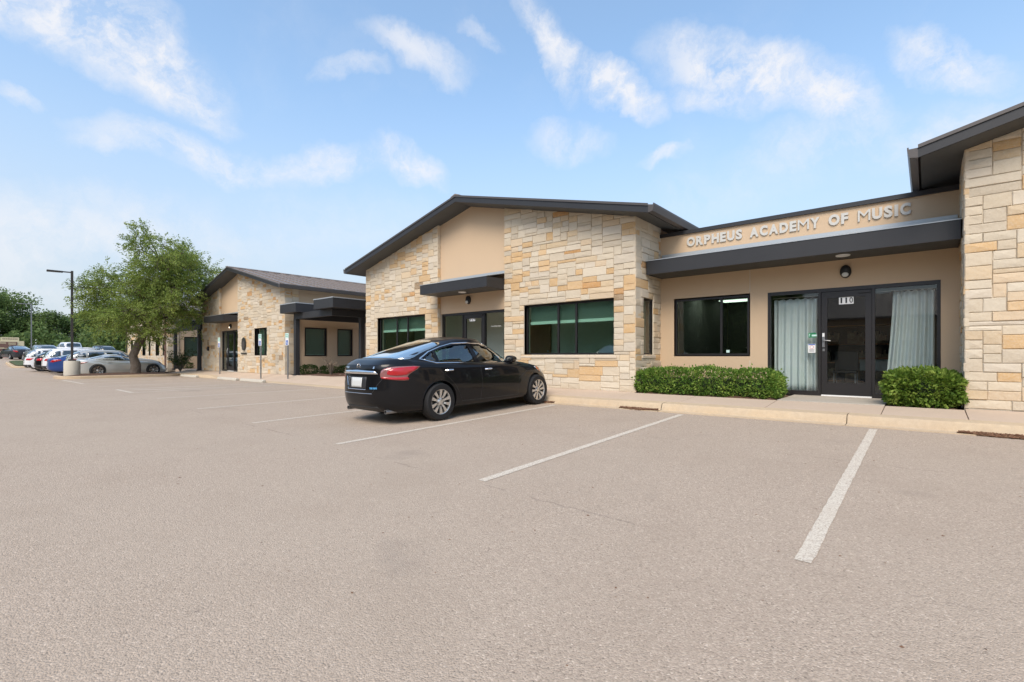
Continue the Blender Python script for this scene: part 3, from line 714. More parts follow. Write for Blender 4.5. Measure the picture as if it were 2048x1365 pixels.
def gable_block(bld, xl, xr, zb, open_, wins, rnd, budget, stones, stucco_top=True, depth_back=26.0, seams=True, sidewins=(), ret_right=None, ret_left=None, right_stucco=True, z_foot=.3, flash=True):
    """a stone gable with a full-height recess; open_=(x0, x1, head of the storefront)"""
    xm = (xl + xr) / 2; oh = .54; zeave = 4.59; zr = 6.03; sl = (zr - zeave) / (xm - xl + oh)
    top = lambda s: zeave - .15 + sl * (min(s - xl, xr - s) + oh)
    ops = [(w[0], w[1], w[2], w[3]) for w in wins]
    big = (open_[0], open_[1], z_foot, 9.0) if open_ else None
    ranges = [(xl, open_[0]), (open_[1], xr)] if open_ else [(xl, xr)]
    for a, b in ranges:
        wall = MB(); wall_columns(wall, a, b, z_foot, top, [o for o in ops if a <= o[0] < b], front, -.24, .016, brk=(xm,))
        wo_ = wall.build('stone_wall', M_mortar, bld)
        for (s0, s1, z0, z1) in layout(a, b, zb, 6.2, [o for o in ops if a <= o[0] < b], rnd):
            poly = [(s0, z0), (s1, z0), (s1, z1), (s0, z1)]
            poly = clip(poly, -sl, 1, top(xl) - sl * xl - .02); poly = clip(poly, sl, 1, top(xr) + sl * xr - .02)
            if len(poly) < 3: continue
            if max(p[1] for p in poly) - min(p[1] for p in poly) < .03 or max(p[0] for p in poly) - min(p[0] for p in poly) < .03: continue
            vs, fs = stone_geo(poly, front, rnd)
            stones.append((vs, fs, stone_tint(rnd), stone_px(vs), wo_))
    if open_:
        # recessed stucco panel
        x0, x1, hd = open_; sp = MB(); rec = lambda s, z, d: Vector((s, YA + .12 - d, z))
        wall_columns(sp, x0, x1, hd, top, [], rec, -.22, 0, brk=(xm,)); sp.build('stucco_panel', M_stucco, bld)
        # reveals of the piers
        rv = MB().box(x0 - .02, x0 - .003, YA + .03, YA + .30, z_foot, top(x0) - .02).box(x1 + .003, x1 + .02, YA + .03, YA + .30, z_foot, top(x1) - .02); tag(rv.build('pier_reveal', M_mortar, bld), kind='stuff')
        # stones on the left pier's reveal, which faces the camera
        rp = lambda s, z, d: Vector((x0 - .004 + d * .35, s, z))
        for (s0, s1, z0, z1) in layout(YA, YA + .12, zb, top(x0) - .05, [], rnd, cw=.04):
            vs, fs = stone_geo([(s0, z0), (s1, z0), (s1, z1), (s0, z1)], rp, rnd); stones.append((vs, fs, stone_tint(rnd), 0, wo_))
    for w in wins:
        make_window(bld, w[0], w[1], w[2], w[3], front, w[4], blind=w[5] if len(w) > 5 else None)
    # side walls
    for (xx, sg, ret, swin) in ((xr, 1, ret_right, sidewins), (xl, -1, ret_left, ())):
        mf = (lambda xx, sg: (lambda s, z, d: Vector((xx - sg * .035 + sg * d, s, z))))(xx, sg)
        y1 = ret if ret else depth_back
        stops = [(w[0], w[1], w[2], w[3]) for w in swin if w[1] <= y1 + .01]
        sw = MB(); wall_columns(sw, YA + .036, y1, z_foot, lambda s: zeave - .02, stops, mf, -.24, .016 if ret else 0); so = sw.build('side_wall', M_mortar if ret else M_stucco, bld)
        if ret:
            rs = layout(YA, ret, zb, zeave - .03, stops, rnd)
            for (s0, s1, z0, z1) in rs:
                vs, fs = stone_geo([(s0, z0), (s1, z0), (s1, z1), (s0, z1)], mf, rnd); stones.append((vs, fs, stone_tint(rnd), stone_px(vs) if sg == 1 else 0, so))
            st = MB(); so2 = [(w[0], w[1], w[2], w[3]) for w in swin if w[1] > ret + .01]
            mf2 = (lambda xx, sg: (lambda s, z, d: Vector((xx - sg * .09 + sg * d, s, z))))(xx, sg)
            wall_columns(st, ret, depth_back, z_foot, lambda s: zeave - .02, so2, mf2, -.2, 0); st.build('stucco_wall', M_stucco, bld)
            for w in swin:
                if w[1] > ret + .01: make_window(bld, w[0], w[1], w[2], w[3], mf2, w[4], depth=.03, blind=w[5], sill=False, name='window')
                else: make_window(bld, w[0], w[1], w[2], w[3], mf, w[4], depth=.015, blind=w[5])
    bxo('rear_wall', M_stucco, bld, xl, xr, depth_back, depth_back + .2, z_foot, 4.5)
    gable_roof(bld, xl - oh, xr + oh, zeave, zr, YA - .517, depth_back + .7, seams)
    # room behind the glass
    rm = MB().box(xl + .3, xr - .3, YA + 4.2, YA + 4.3, z_foot + .2, 3.3); rm.build('interior_wall', M_interior, bld)
    bxo('interior_floor', mat('interior_carpet', (.22, .20, .17), .95), bld, xl + .3, xr - .3, YA + .3, YA + 4.2, z_foot + .1, zb)
    bxo('interior_ceiling', M_ceil, bld, xl + .3, xr - .3, YA + .3, YA + 4.2, 3.1, 3.15)
def stone_px(vs):
    c = sum((Vector(v) for v in vs), Vector()) / len(vs); p = px_of(c)
    if p is None or p[0] < -20 or p[0] > 2068 or p[1] < -20 or p[1] > 1385: return 0
    mn = [min(v[i] for v in vs) for i in range(3)]; mxx = [max(v[i] for v in vs) for i in range(3)]
    a = px_of((mn[0], mn[1], mn[2])); b = px_of((mxx[0], mxx[1], mxx[2]))
    w = abs(b[0] - a[0]); h = abs(b[1] - a[1])
    if 680 < p[0] < 1090 and p[1] > 735: return 0   # behind the parked saloon
    return max(w, 1) * max(h, 1)

def storefront(bld, x0, x1, z0, z1, y, door, fw=.05, gl=G_door, number=None, num_at=None, handle='L'):
    """door=(d0, d1) leaf edges; glass both sides"""
    d0, d1 = door; f = MB()
    yb0, yb1 = y, y + .10
    f.box(x0, x1, yb0, yb1, z1 - fw - .02, z1); f.box(x0, x0 + fw, yb0, yb1, z0, z1 - fw - .02); f.box(x1 - fw, x1, yb0, yb1, z0, z1 - fw - .02)
    f.box(d0 - fw, d0 - .006, yb0, yb1, z0, z1 - fw - .02); f.box(d1 + .006, d1 + fw, yb0, yb1, z0, z1 - fw - .02)
    f.box(x0 + fw, d0 - fw, yb0, yb1, z0, z0 + .09); f.box(d1 + fw, x1 - fw, yb0, yb1, z0, z0 + .09)
    sf = f.build('storefront', M_frame, bld)
    for a, b in ((x0 + fw, d0 - fw), (d1 + fw, x1 - fw)):
        bxo('pane', gl, sf, a, b, y + .045, y + .052, z0 + .09, z1 - fw - .02)
    dr = MB(); s = .10; yd0, yd1 = y + .018, y + .065; zt = z1 - fw - .026; za = z0 + .03
    dr.box(d0, d0 + s, yd0, yd1, za, zt); dr.box(d1 - s, d1, yd0, yd1, za, zt); dr.box(d0 + s, d1 - s, yd0, yd1, zt - .12, zt); dr.box(d0 + s, d1 - s, yd0, yd1, za, za + .24)
    do = dr.build('door', M_frame, bld)
    bxo('pane', gl, do, d0 + s, d1 - s, y + .038, y + .045, za + .24, zt - .12)
    bxo('threshold', M_white, do, d0, d1, y - .01, y + .10, z0, z0 + .025)
    hx = d0 + .035
    bxo('lock_plate', M_steel, do, hx - .02, hx + .028, yd0 - .022, yd0 - .002, z0 + .98, z0 + 1.27, bevel=.003)
    bxo('lock_plate', M_white, do, hx - .014, hx + .022, yd0 - .03, yd0 - .0225, z0 + 1.19, z0 + 1.26)
    bxo('deadbolt', M_steel, do, hx - .012, hx + .025, yd0 - .016, yd0 - .002, z0 + .90, z0 + .95)
    MB().tube([(hx, yd0 - .02, z0 + 1.115), (hx, yd0 - .06, z0 + 1.115), (hx + .03, yd0 - .065, z0 + 1.115), (hx + .125, yd0 - .055, z0 + 1.105)], .010, 8).build('handle', M_steel, do, smooth=True)
    bxo('door_closer', M_frame, do, d1 - .2, d1 - .02, yd0 - .03, yd0 - .002, zt - .06, zt - .02)
    if number:
        nx, nz, w = num_at
        pl = bxo('number_sticker', M_white, do, nx, nx + w, y + .034, y + .0375, nz, nz + w * .62)
        k = len(number); cw = w / k
        for i, ch in enumerate(number):
            tw = cw * (.34 if ch == '1' else .72)
            t_ = text_on('number_digit', ch, .1, (nx + cw * i + (cw - tw) / 2, y + .033, nz + w * .62 * .13), (1, 0, 0), (0, 0, 1), M_blackp, do, .001, .0015, width=tw, height=w * .62 * .74)
    return sf, do

# ---- building A: gable, link with the music academy, right gable
rndA = random.Random(11)
BA = empty('office_building', (-7, 12, .58), 'near stone and stucco office building whose entrances are numbered 109 and 110', 'building', 'single storey stone and stucco office buildings')
stA = []
XL1, XR1 = -15.77, -5.01
gable_block(BA, XL1, XR1, .575, (-11.76, -8.96, 2.72),
            [(-8.26, -5.56, 1.43, HEAD, (-7.22, -6.675), .33), (-15.06, -12.38, 1.43, HEAD, (-14.05, -13.45), .33)], rndA, 300, stA,
            sidewins=[(10.58, 11.12, 1.43, HEAD, (), .96)], ret_right=YB + .05, ret_left=10.83)
XL3, XR3 = .43, 11.19
gable_block(BA, XL3, XR3, .60, (4.42, 7.22, 2.72), [(1.75, 4.0, 1.43, HEAD, (2.8, 3.3), .33), (7.9, 10.5, 1.43, HEAD, (8.9, 9.5), .33)], rndA, 300, stA, ret_left=YB + .05, ret_right=10.83)
add_stones(BA, stA, 298)
# link wall (stucco) between the gables
lk = MB(); lf = lambda s, z, d: Vector((s, YB - d, z))
wall_columns(lk, XR1 - .02, XL3 + .02, .3, lambda s: 4.30, [(-4.65, -2.98, SILL - .01, HEAD), (-2.61, .18, .30, HEAD)], lf, -.22, 0)
lko = lk.build('stucco_wall', M_stucco, BA)
bxo('parapet_cap', M_dark, lko, XR1 - .02, XL3 + .02, YB - .05, YB + .30, 4.30, 4.385)
for (a, b) in ((SILL - .12, .62), (3.29, HEAD + .03)):
    bxo('control_joint', M_mortar, lko, -2.972, -2.958, YB - .003, YB + .01, min(a, b), max(a, b))
MB().box(XR1, XL3, YB + .3, 25, 4.0, 4.1).build('roof', M_roof, BA)
make_window(BA, -4.65, -2.98, SILL - .01, HEAD, lf, (-3.58,), depth=.03, sill=False, name='window')
storefront(BA, -2.61, .18, .595, HEAD, YB - .005, (-1.63, -.81), number='110', num_at=(-1.335, 2.42, .24))
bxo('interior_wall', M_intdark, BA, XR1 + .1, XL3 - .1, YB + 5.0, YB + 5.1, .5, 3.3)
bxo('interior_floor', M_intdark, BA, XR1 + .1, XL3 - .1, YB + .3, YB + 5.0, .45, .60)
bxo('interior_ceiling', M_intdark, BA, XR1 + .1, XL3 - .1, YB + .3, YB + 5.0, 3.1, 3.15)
bxo('interior_wall', M_interior, BA, -4.99, -4.93, YB + .25, YB + .55, .6, 3.1)
M_panel = mat('ceiling_light_panel', (.8, .8, .8), .5, emit=((1, .97, .88), .9))
bxo('interior_wall', M_intdark, BA, -4.98, -4.95, YB + .56, YB + 5.0, .6, 3.1)  # dark liner added over the side wall so it reads as unlit
for (a, b) in ((-6.6, YB + 2.1), (-5.0, YB + 2.1), (-5.0, YB + 3.9)): bxo('ceiling_light', M_panel, BA, max(a, -4.85), max(a, -4.85) + 1.1, b, b + .55, 3.07, 3.09)
canopy(BA, XR1 + .03, XL3 - .02, 10.65, YB, 3.29, 3.60, (-1.21, 11.0), 3.87)
canopy(BA, -11.76, -8.965, 9.456, YA + .12, 3.26, 3.54, (-10.32, 9.85), 3.80)
storefront(BA, -11.70, -8.98, .585, 2.72, YA + .14, (-10.74, -9.90), gl=G_door, number='109', num_at=(-10.50, 2.44, .23))
# script decal on the right sidelight of entrance 109: an unreadable white flourish
mb = MB()
for k in range(7):
    a = -9.62 + k * .055; mb.tube([(a, YA + .182, 2.245 + .008 * math.sin(k * 1.9)), (a + .016, YA + .182, 2.275 + .012 * math.cos(k * 2.3)), (a + .034, YA + .182, 2.262), (a + .046, YA + .182, 2.238 + .006 * math.sin(k))], .0035, 5)
mb.build('window_script', M_white, [c for c in BA.children if c.name.startswith('storefront')][-1])
# brown door behind the large window; pale partitions added close in to brighten it
for (x, w) in ((-9.6, .85), (-13.5, .85)):
    bxo('door_and_partition', M_wood, BA, x, x + w, YA + 1.9, YA + 1.95, .6, 2.55)
bxo('door_and_partition', M_interior, BA, -14.0, -10.3, YA + 1.5, YA + 1.56, .6, 3.1)
bxo('door_and_partition', M_interior, BA, -10.2, -5.3, YA + 1.96, YA + 2.02, .6, 3.1)
bxo('door_and_partition', M_interior, BA, -15.4, -11.9, YA + 1.96, YA + 2.02, .6, 3.1)
MB().lathe([(.0, 0), (.03, .0), (.03, .05)], (-8.84, YA + 1.88, 1.55), 10, 'Y').build('interior_door_knob', M_steel, BA)

# letters of the sign, one mesh each
SG = empty('sign_lettering', (-4.36, YB, 4.0), 'raised grey letters reading ORPHEUS ACADEMY OF MUSIC along the tan parapet', 'sign')
words = [('ORPHEUS', -4.352, -3.117), ('ACADEMY', -2.962, -1.654), ('OF', -1.503, -1.175), ('MUSIC', -1.023, -.23)]
for wd, a, b in words:
    adv = {'O': 1.12, 'R': .92, 'P': .86, 'H': .95, 'E': .76, 'U': .93, 'S': .80, 'A': 1.02, 'C': .92, 'D': .96, 'M': 1.14, 'Y': .94, 'F': .74, 'I': .42}
    tot = sum(adv[c] for c in wd); x = a; k = (b - a) / (tot - .12)
    for c in wd:
        w = (adv[c] - .13) * k
        lt = text_on('letter', c, .2, (x, YB - .018, 3.992), (1, 0, 0), (0, 0, 1), M_letter, SG, .022, .0 if c == 'M' else .010, width=w, height=.215 if c not in 'OCSU' else .22)
        x += adv[c] * k
sconce(-1.221, 3.05, YB, 'black oval wall light under the long canopy of the music academy')
sconce(-10.48, 3.075, YA + .12, 'black oval wall light under the short canopy behind the black saloon')

# ---- building B
rndB = random.Random(23)
BB = empty('office_building', (-27.7, 12, .55), 'stone gabled office building in the middle distance with an oval plaque beside its doors', 'building', 'single storey stone and stucco office buildings')
stB = []
gable_block(BB, -33.15, -22.33, .545, (-30.42, -27.77, 2.80), [(-25.69, -24.2, SILL, 2.77, (-24.75,), .99)], rndB, 300, stB, ret_right=10.827, ret_left=10.83,
            sidewins=[(11.16, 12.244, 1.40, 2.74, (), .95), (12.833, 13.653, 1.40, 2.74, (), .95)])
add_stones(BB, stB, 298)
canopy(BB, -30.62, -27.775, 9.46, YA + .12, 3.24, 3.56, None, 3.76)
storefront(BB, -30.36, -27.79, .56, 2.80, YA + .14, (-29.6, -28.7), gl=G_win)
sconce(-29.0, 3.02, YA + .12, 'small lit wall light over the doors beside the oval plaque', True)
# ---- building C far left
rndC = random.Random(31)
BC = empty('office_building', (-45.8, 12, .52), 'far left stone office building with five narrow windows behind the tree', 'building', 'single storey stone and stucco office buildings')
stC = []
gable_block(BC, -51.3, -40.15, .52, None, [(-50.3, -49.5, SILL, 2.7, ()), (-46.75, -45.75, SILL, 2.7, ()), (-44.95, -44.35, SILL, 2.7, ()), (-43.1, -42.1, SILL, 2.7, ()), (-41.3, -40.7, SILL, 2.7, ())], rndC, 0, stC,
            ret_right=10.83, ret_left=10.83, sidewins=[(11.2, 13.0, 1.40, 2.75, (), .95)])
add_stones(BC, stC, 0)
MB().tube([(-40.35, YA - .08, .55), (-40.35, YA - .08, 4.4)], .05, 8).build('downspout', M_brown, BC)
MB().tube([(-51.3, YA - .08, .55), (-51.3, YA - .08, 4.4)], .05, 8).build('downspout', M_lamp, BC)

# pergolas
def pergola(x0, x1, fingers, label, beams, posts):
    t = empty('steel_pergola', ((x0 + x1) / 2, 10.2, .5), label, 'pergola', 'dark steel pergolas over the passages')
    for (px, py) in posts:
        p = bxo('post', M_dark, t, px - .095, px + .095, py - .095, py + .095, .45, 3.02, bevel=.006)
        bxo('base_plate', M_dark, p, px - .13, px + .13, py - .13, py + .13, .45, .575)
    for b in beams: bxo('beam', M_dark, t, *b, 3.022, 3.285)
    for (a, b, y0, y1) in fingers:
        c = MB().box(a, b, y0, y0 + .03, 3.29, 3.66).box(a, a + .03, y0 + .03, y1, 3.29, 3.66).box(b - .03, b, y0 + .03, y1, 3.29, 3.66).box(a + .03, b - .03, y0 + .03, y1, 3.30, 3.33)
        co = c.build('canopy_tray', M_dark, t)
        bxo('tray_cap', M_flash, co, a - .012, b + .012, y0 - .012, y1, 3.662, 3.70)
    return t
pergola(-22, -17.4, [(-22.0, -20.52, 9.8, 14.5), (-18.97, -17.46, 9.8, 14.5)], 'dark steel pergola between the black saloon and the accessible parking posts',
        [(-21.36, -18.10, 10.12, 10.30), (-18.28, -18.10, 10.303, 14.4), (-21.36, -21.18, 10.303, 14.4)], [(-21.27, 10.21), (-18.19, 11.52)])
pergola(-39, -34.0, [(-36.98, -35.67, 9.8, 13.5)], 'dark steel pergola beside the tree, left of the plaque wall',
        [(-38.8, -33.4, 10.12, 10.30)], [(-38.55, 10.21), (-33.47, 10.10)])

# oval plaque, name strip and small mailbox-like fixture on the stone of building B
pq = empty('wall_plaque', (-26.87, YA, 2.05), 'dark oval plaque with a small name strip beneath it on the stone wall', 'plaque')
n = 28
def oval(x, y, z, rx, rz_, d, m, name, par):
    vs = [(x + rx * math.cos(2 * math.pi * i / n), y, z + rz_ * math.sin(2 * math.pi * i / n)) for i in range(n)]; return MB().prism(vs, (0, -d, 0)).build(name, m, par)
oval(-26.87, YA - .03, 2.02, .25, .34, .03, M_plaque, 'oval_plate', pq)
oval(-26.87, YA - .061, 1.98, .15, .20, .01, M_gutter, 'oval_emblem', pq)
bxo('name_strip', M_plaque, pq, -27.2, -26.55, YA - .05, YA - .02, 1.50, 1.57)
fx = empty('wall_intercom', (-32.0, YA, 1.85), 'small black fixture on the narrow stone pier left of the doors', 'intercom')
MB().box(-32.07, -31.93, YA - .10, YA - .02, 1.70, 1.95).box(-32.04, -31.96, YA - .13, YA - .10, 1.76, 1.84).build('housing', M_blackpl, fx, bevel=.008)
# door notices
nt1 = empty('door_sticker', (-1.79, YB - .03, 1.8), 'small green sticker on the curtained glass left of door 110', 'sticker')
bxo('sticker_face', M_green, nt1, -1.86, -1.725, YB + .034, YB + .037, 1.775, 1.875)
text_on('sticker_letters', '?', .07, (-1.85, YB + .0335, 1.795), (1, 0, 0), (0, 0, 1), M_tealw, nt1, .001, .002, height=.06)
bxo('sticker_band', M_tealw, nt1, -1.80, -1.71, YB + .032, YB + .034, 1.80, 1.835)
nt2 = empty('door_notice', (-1.8, YB - .03, 1.55), 'white notice with a red mark and blue heading below the green sticker', 'notice')
bxo('notice_sheet', M_white, nt2, -1.865, -1.735, YB + .034, YB + .037, 1.465, 1.645)
bxo('notice_heading', M_blue, nt2, -1.86, -1.74, YB + .032, YB + .034, 1.622, 1.64)
MB().lathe([(.030, YB + .033), (.036, YB + .033), (.036, YB + .0345)], (-1.80, 0, 1.58), 18, 'Y').build('red_ring', M_red, nt2)
mb = MB()
for k in range(4): mb.box(-1.845, -1.755, YB + .032, YB + .034, 1.485 + k * .016, 1.490 + k * .016)
mb.build('notice_lines', M_gutter, nt2)
sq = empty('window_sticker', (-3.5, YB, 1.5), 'tiny pale square sticker low in the dark window left of door 110', 'sticker')
bxo('sticker_face', M_tealw, sq, -3.47, -3.40, YB + .034, YB + .036, 1.475, 1.535)

# curtains and interior things behind entrance 110
def curtain(x0, x1, y, z0, z1, label, flare=0.0, folds=8):
    vs = []; nx = 90; nz = 10
    for j in range(nz + 1):
        t = j / nz; z = z1 + (z0 - z1) * t
        for i in range(nx + 1):
            s = i / nx; x = x0 + (x1 - x0) * s - flare * (t ** 1.5) * (1 - s)
            vs.append((x, y + .045 * math.sin(s * folds * 2 * math.pi + .6 * math.sin(t * 2)) * (.6 + .4 * t) + .015 * math.sin(s * 31), z + (.015 * math.sin(s * folds * 2 * math.pi) if j == 0 else 0)))
    fs = [(j * (nx + 1) + i, j * (nx + 1) + i + 1, (j + 1) * (nx + 1) + i + 1, (j + 1) * (nx + 1) + i) for j in range(nz) for i in range(nx)]
    me = bpy.data.meshes.new('curtain'); me.from_pydata(vs, [], fs); me.shade_smooth(); o = link('curtain', me, None, M_curtain)
    sm = o.modifiers.new('thick', 'SOLIDIFY'); sm.thickness = .003
    return tag(o, label, 'curtain', 'pale blue curtains behind the storefront glass')
curtain(-2.53, -1.72, YB + .22, .63, 2.60, 'pale blue curtain filling the glass left of door 110', 0, 6)
curtain(-.50, .10, YB + .22, .63, 2.62, 'pale blue curtain drawn aside behind the glass right of door 110', .14, 6)
rod = MB().tube([(-2.55, YB + .22, 2.64), (.12, YB + .22, 2.64)], .010, 8).build('curtain_rod', M_steel); tag(rod, 'thin steel rod carrying the curtains across the storefront', 'curtain rod')
tb = empty('reception_desk', (-1.1, YB + 2.4, .6), 'dim desk with pale front panel seen through door 110', 'desk')
bxo('desk_top', M_wood, tb, -1.6, .1, YB + 2.3, YB + 2.9, 1.32, 1.36); bxo('desk_front', mat('desk_front', (.35, .42, .42), .6), tb, -1.2, .1, YB + 2.36, YB + 2.4, 1.06, 1.32)
bxo('leg', M_frame, tb, -1.56, -1.5, YB + 2.36, YB + 2.42, .6, 1.32); bxo('leg', M_frame, tb, 0.0, .06, YB + 2.36, YB + 2.42, .6, 1.06)
ch = empty('waiting_chair', (-1.35, YB + 1.5, .6), 'dark chair just inside door 110', 'chair')
bxo('seat', M_frame, ch, -1.62, -1.18, YB + 1.4, YB + 1.85, 1.02, 1.07, bevel=.01); bxo('backrest', M_frame, ch, -1.62, -1.18, YB + 1.83, YB + 1.88, 1.07, 1.5, bevel=.01)
for (a, b) in ((-1.6, 1.42), (-1.21, 1.42), (-1.6, 1.83), (-1.21, 1.83)): bxo('leg', M_steel, ch, a, a + .02, YB + b, YB + b + .02, .6, 1.02)
bk = empty('bookshelf', (-3.2, YB + 4.6, .6), 'shelf of books against the back wall seen through door 110', 'shelf')
for k in range(4): bxo('shelf_board', M_wood, bk, -2.6, -.2, YB + 4.5, YB + 4.9, .7 + k * .5, .73 + k * .5)
rr = random.Random(3)
mb = MB(); 
for k in range(3):
    x = -2.5
    while x < -.3:
        w = rr.uniform(.03, .07); mb.box(x, x + w, YB + 4.52, YB + 4.8, .735 + k * .5, .735 + k * .5 + rr.uniform(.2, .34)); x += w + (.002 if rr.random() < .9 else .2)
tag(mb.build('books', mat('book_spines', (.16, .10, .06), .7, noise=(9, .9, (.30, .27, .18))), bk), kind='stuff')

# ------------------------------------------------------------------ vegetation
def leaves_mesh(name, pts, size, rnd, aspect=.45, m=None, droop=0.0, dirs=None):
    """pts: Nx3 array; one folded leaf (a quad) at each"""
    n = len(pts); pts = np.asarray(pts, dtype=np.float64); rs = np.random.RandomState(rnd.randint(0, 10 ** 6))
    d = rs.normal(size=(n, 3)) if dirs is None else np.asarray(dirs) + rs.normal(size=(n, 3)) * .45
    d[:, 2] -= droop; d /= np.linalg.norm(d, axis=1)[:, None]
    q = rs.normal(size=(n, 3)); s = np.cross(d, q); s /= np.linalg.norm(s, axis=1)[:, None] + 1e-9
    L = size * rs.uniform(.6, 1.35, n)[:, None]; W = L * aspect
    v = np.empty((n, 4, 3)); v[:, 0] = pts; v[:, 1] = pts + d * L * .5 + s * W * .5; v[:, 2] = pts + d * L; v[:, 3] = pts + d * L * .5 - s * W * .5
    me = bpy.data.meshes.new(name); me.vertices.add(4 * n); me.vertices.foreach_set('co', v.ravel())
    me.loops.add(4 * n); me.loops.foreach_set('vertex_index', np.arange(4 * n, dtype=np.int32)); me.polygons.add(n)
    me.polygons.foreach_set('loop_start', np.arange(0, 4 * n, 4, dtype=np.int32)); me.update(calc_edges=True)
    if m: me.materials.append(m)
    return me
def clipped_shrub(name, fn, n, size, m, rnd, label, cat, stems=(), group=None, loc=(0, 0, 0)):
    """fn(rs) gives a point on or just inside the clipped surface"""
    t = empty(name, loc, label, cat, group)
    rs = np.random.RandomState(rnd.randint(0, 10 ** 6)); pts, nr = fn(rs, n)
    link('leaves', leaves_mesh('leaves', pts, size, rnd, .55, m, dirs=nr), t)
    mb = MB()
    for s in stems: mb.tube(s, [.014, .011, .006][:len(s)] if len(s) <= 3 else .01, 5)
    if stems: mb.build('stems', M_bark, t)
    return t
def box_shape(x0, x1, y0, y1, z0, z1, rad=.22, wob=.05):
    def fn(rs, n):
        c = np.array([(x0 + x1) / 2, (y0 + y1) / 2, (z0 + z1) / 2]); h = np.array([(x1 - x0) / 2, (y1 - y0) / 2, (z1 - z0) / 2])
        p = rs.uniform(-1, 1, (n, 3)); k = rs.choice(3, n, p=[.14, .43, .43]); sg = rs.choice([-1, 1], n)
        p[np.arange(n), k] = sg
        q = p * h; lim = h - rad; core = np.clip(q, -lim, lim); dlt = q - core; ln = np.linalg.norm(dlt, axis=1)[:, None] + 1e-9
        q = core + dlt / ln * np.minimum(ln, rad); nr = dlt / ln
        wv = wob * (np.sin(q[:, 0] * 7 + q[:, 2] * 5) + np.sin(q[:, 0] * 17 + 1) * .5 + np.sin(q[:, 0] * 3.1 + 2) * .6)
        dep = np.where(rs.uniform(size=n) < .7, rs.uniform(-.03, .03, n), -rs.uniform(0, .22, n))
        shoot = (rs.uniform(size=n) < .02) * rs.uniform(.03, .11, n); q = q + nr * (wv[:, None] * .6 + dep[:, None] + shoot[:, None]) ; q += c; q[:, 2] = np.maximum(q[:, 2], z0 + .02)
        return q, nr * .8
    return fn
def ball_shape(cx, cy, z0, rx, ry, h, wob=.07):
    def fn(rs, n):
        d = rs.normal(size=(n, 3)); d /= np.linalg.norm(d, axis=1)[:, None]
        nr = d.copy(); p = np.sign(d) * np.abs(d) ** .8
        w = 1 + wob * (np.sin(d[:, 0] * 9 + 1) + np.sin(d[:, 1] * 8) + np.sin(d[:, 2] * 11 + d[:, 0] * 6)) * .7
        dep = np.where(rs.uniform(size=n) < .65, rs.uniform(.93, 1.08, n), rs.uniform(.55, .95, n))
        q = p * (w * dep)[:, None] * np.array([rx, ry, h / 2]) + np.array([cx, cy, z0 + h / 2]); q[:, 2] = np.maximum(q[:, 2], z0 + .01)
        return q, nr * .8
    return fn
rv = random.Random(5)
st_ = [[(x, 10.5 + rv.uniform(-.15, .15), .57), (x + rv.uniform(-.1, .1), 10.5, .8), (x + rv.uniform(-.2, .2), 10.45, 1.0)] for x in np.arange(-4.8, -2.2, .22)]
clipped_shrub('hedge', box_shape(-5.02, -2.15, 10.08, 11.0, .58, 1.10, .2, .035), 17000, .052, L_hedge, rv, 'long clipped green hedge under the dark window left of door 110', 'hedge', st_, loc=(-3.6, 10.5, .58))
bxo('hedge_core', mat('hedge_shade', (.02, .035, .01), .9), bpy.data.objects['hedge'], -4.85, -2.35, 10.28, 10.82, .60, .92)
st_ = [[(-.05 + rv.uniform(-.1, .1), 10.5, .57), (-.05 + rv.uniform(-.3, .3), 10.5 + rv.uniform(-.2, .2), .85)] for k in range(14)]
clipped_shrub('round_bush', ball_shape(-.06, 10.45, .57, .50, .48, .60), 9500, .06, L_bush, rv, 'rounded light green bush between door 110 and the right stone wall', 'bush', st_, loc=(-.05, 10.5, .58))
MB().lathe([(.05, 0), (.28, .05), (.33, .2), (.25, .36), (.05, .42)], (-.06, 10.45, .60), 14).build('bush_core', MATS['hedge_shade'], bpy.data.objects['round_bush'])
sh = [(-21.6, 10.95, .34, .34, .44), (-21.5, 11.85, .30, .36, .38), (-21.6, 12.8, .28, .34, .38), (-21.5, 13.9, .3, .3, .4)]
for i, (x, y, rx, ry, h) in enumerate(sh):
    lb = ['neatly rounded dark shrub nearest the pergola post by the stucco wall', 'rounded dark shrub second from the pergola post by the stucco wall', 'rounded dark shrub behind the bare young plant', 'rounded dark shrub nearest the boot of the black saloon'][i]
    clipped_shrub('round_shrub', ball_shape(x, y, .54, rx, ry, h), 1700, .06, L_shrub, rv, lb, 'shrub', [], 'low rounded shrubs along the stucco wall', loc=(x, y, .55))
for i, (x, y) in enumerate(((-39.3, 11.0), (-39.2, 12.6))):
    clipped_shrub('round_shrub', ball_shape(x, y, .5, .42, .42, .45), 1200, .07, L_shrub, rv, ['low rounded shrub under the green window left of the pergola post', 'low rounded shrub beside the far pergola post'][i], 'shrub', [], 'low rounded shrubs along the stucco wall', loc=(x, y, .52))
def twiggy(x, y, z, h, spread, label, m, nleaf, n=26, leafsize=.05):
    t = empty('young_shrub', (x, y, z), label, 'shrub'); mb = MB(); pts = []
    for k in range(n):
        a = rv.uniform(0, 6.28); r = spread * rv.uniform(.3, 1); hh = h * rv.uniform(.55, 1)
        p = [Vector((x, y, z)), Vector((x + r * .4 * math.cos(a), y + r * .4 * math.sin(a), z + hh * .55)), Vector((x + r * math.cos(a), y + r * math.sin(a), z + hh))]
        mb.tube(p, [.010, .007, .003], 4)
        for q in range(nleaf // n): s = rv.uniform(.35, 1.0); b = p[1].lerp(p[2], (s - .35) / .65); pts.append(b + Vector((rv.gauss(0, .05), rv.gauss(0, .05), rv.gauss(0, .05))))
    mb.build('stems', M_bark, t); link('leaves', leaves_mesh('leaves', [tuple(p) for p in pts], leafsize, rv, .5, m), t)
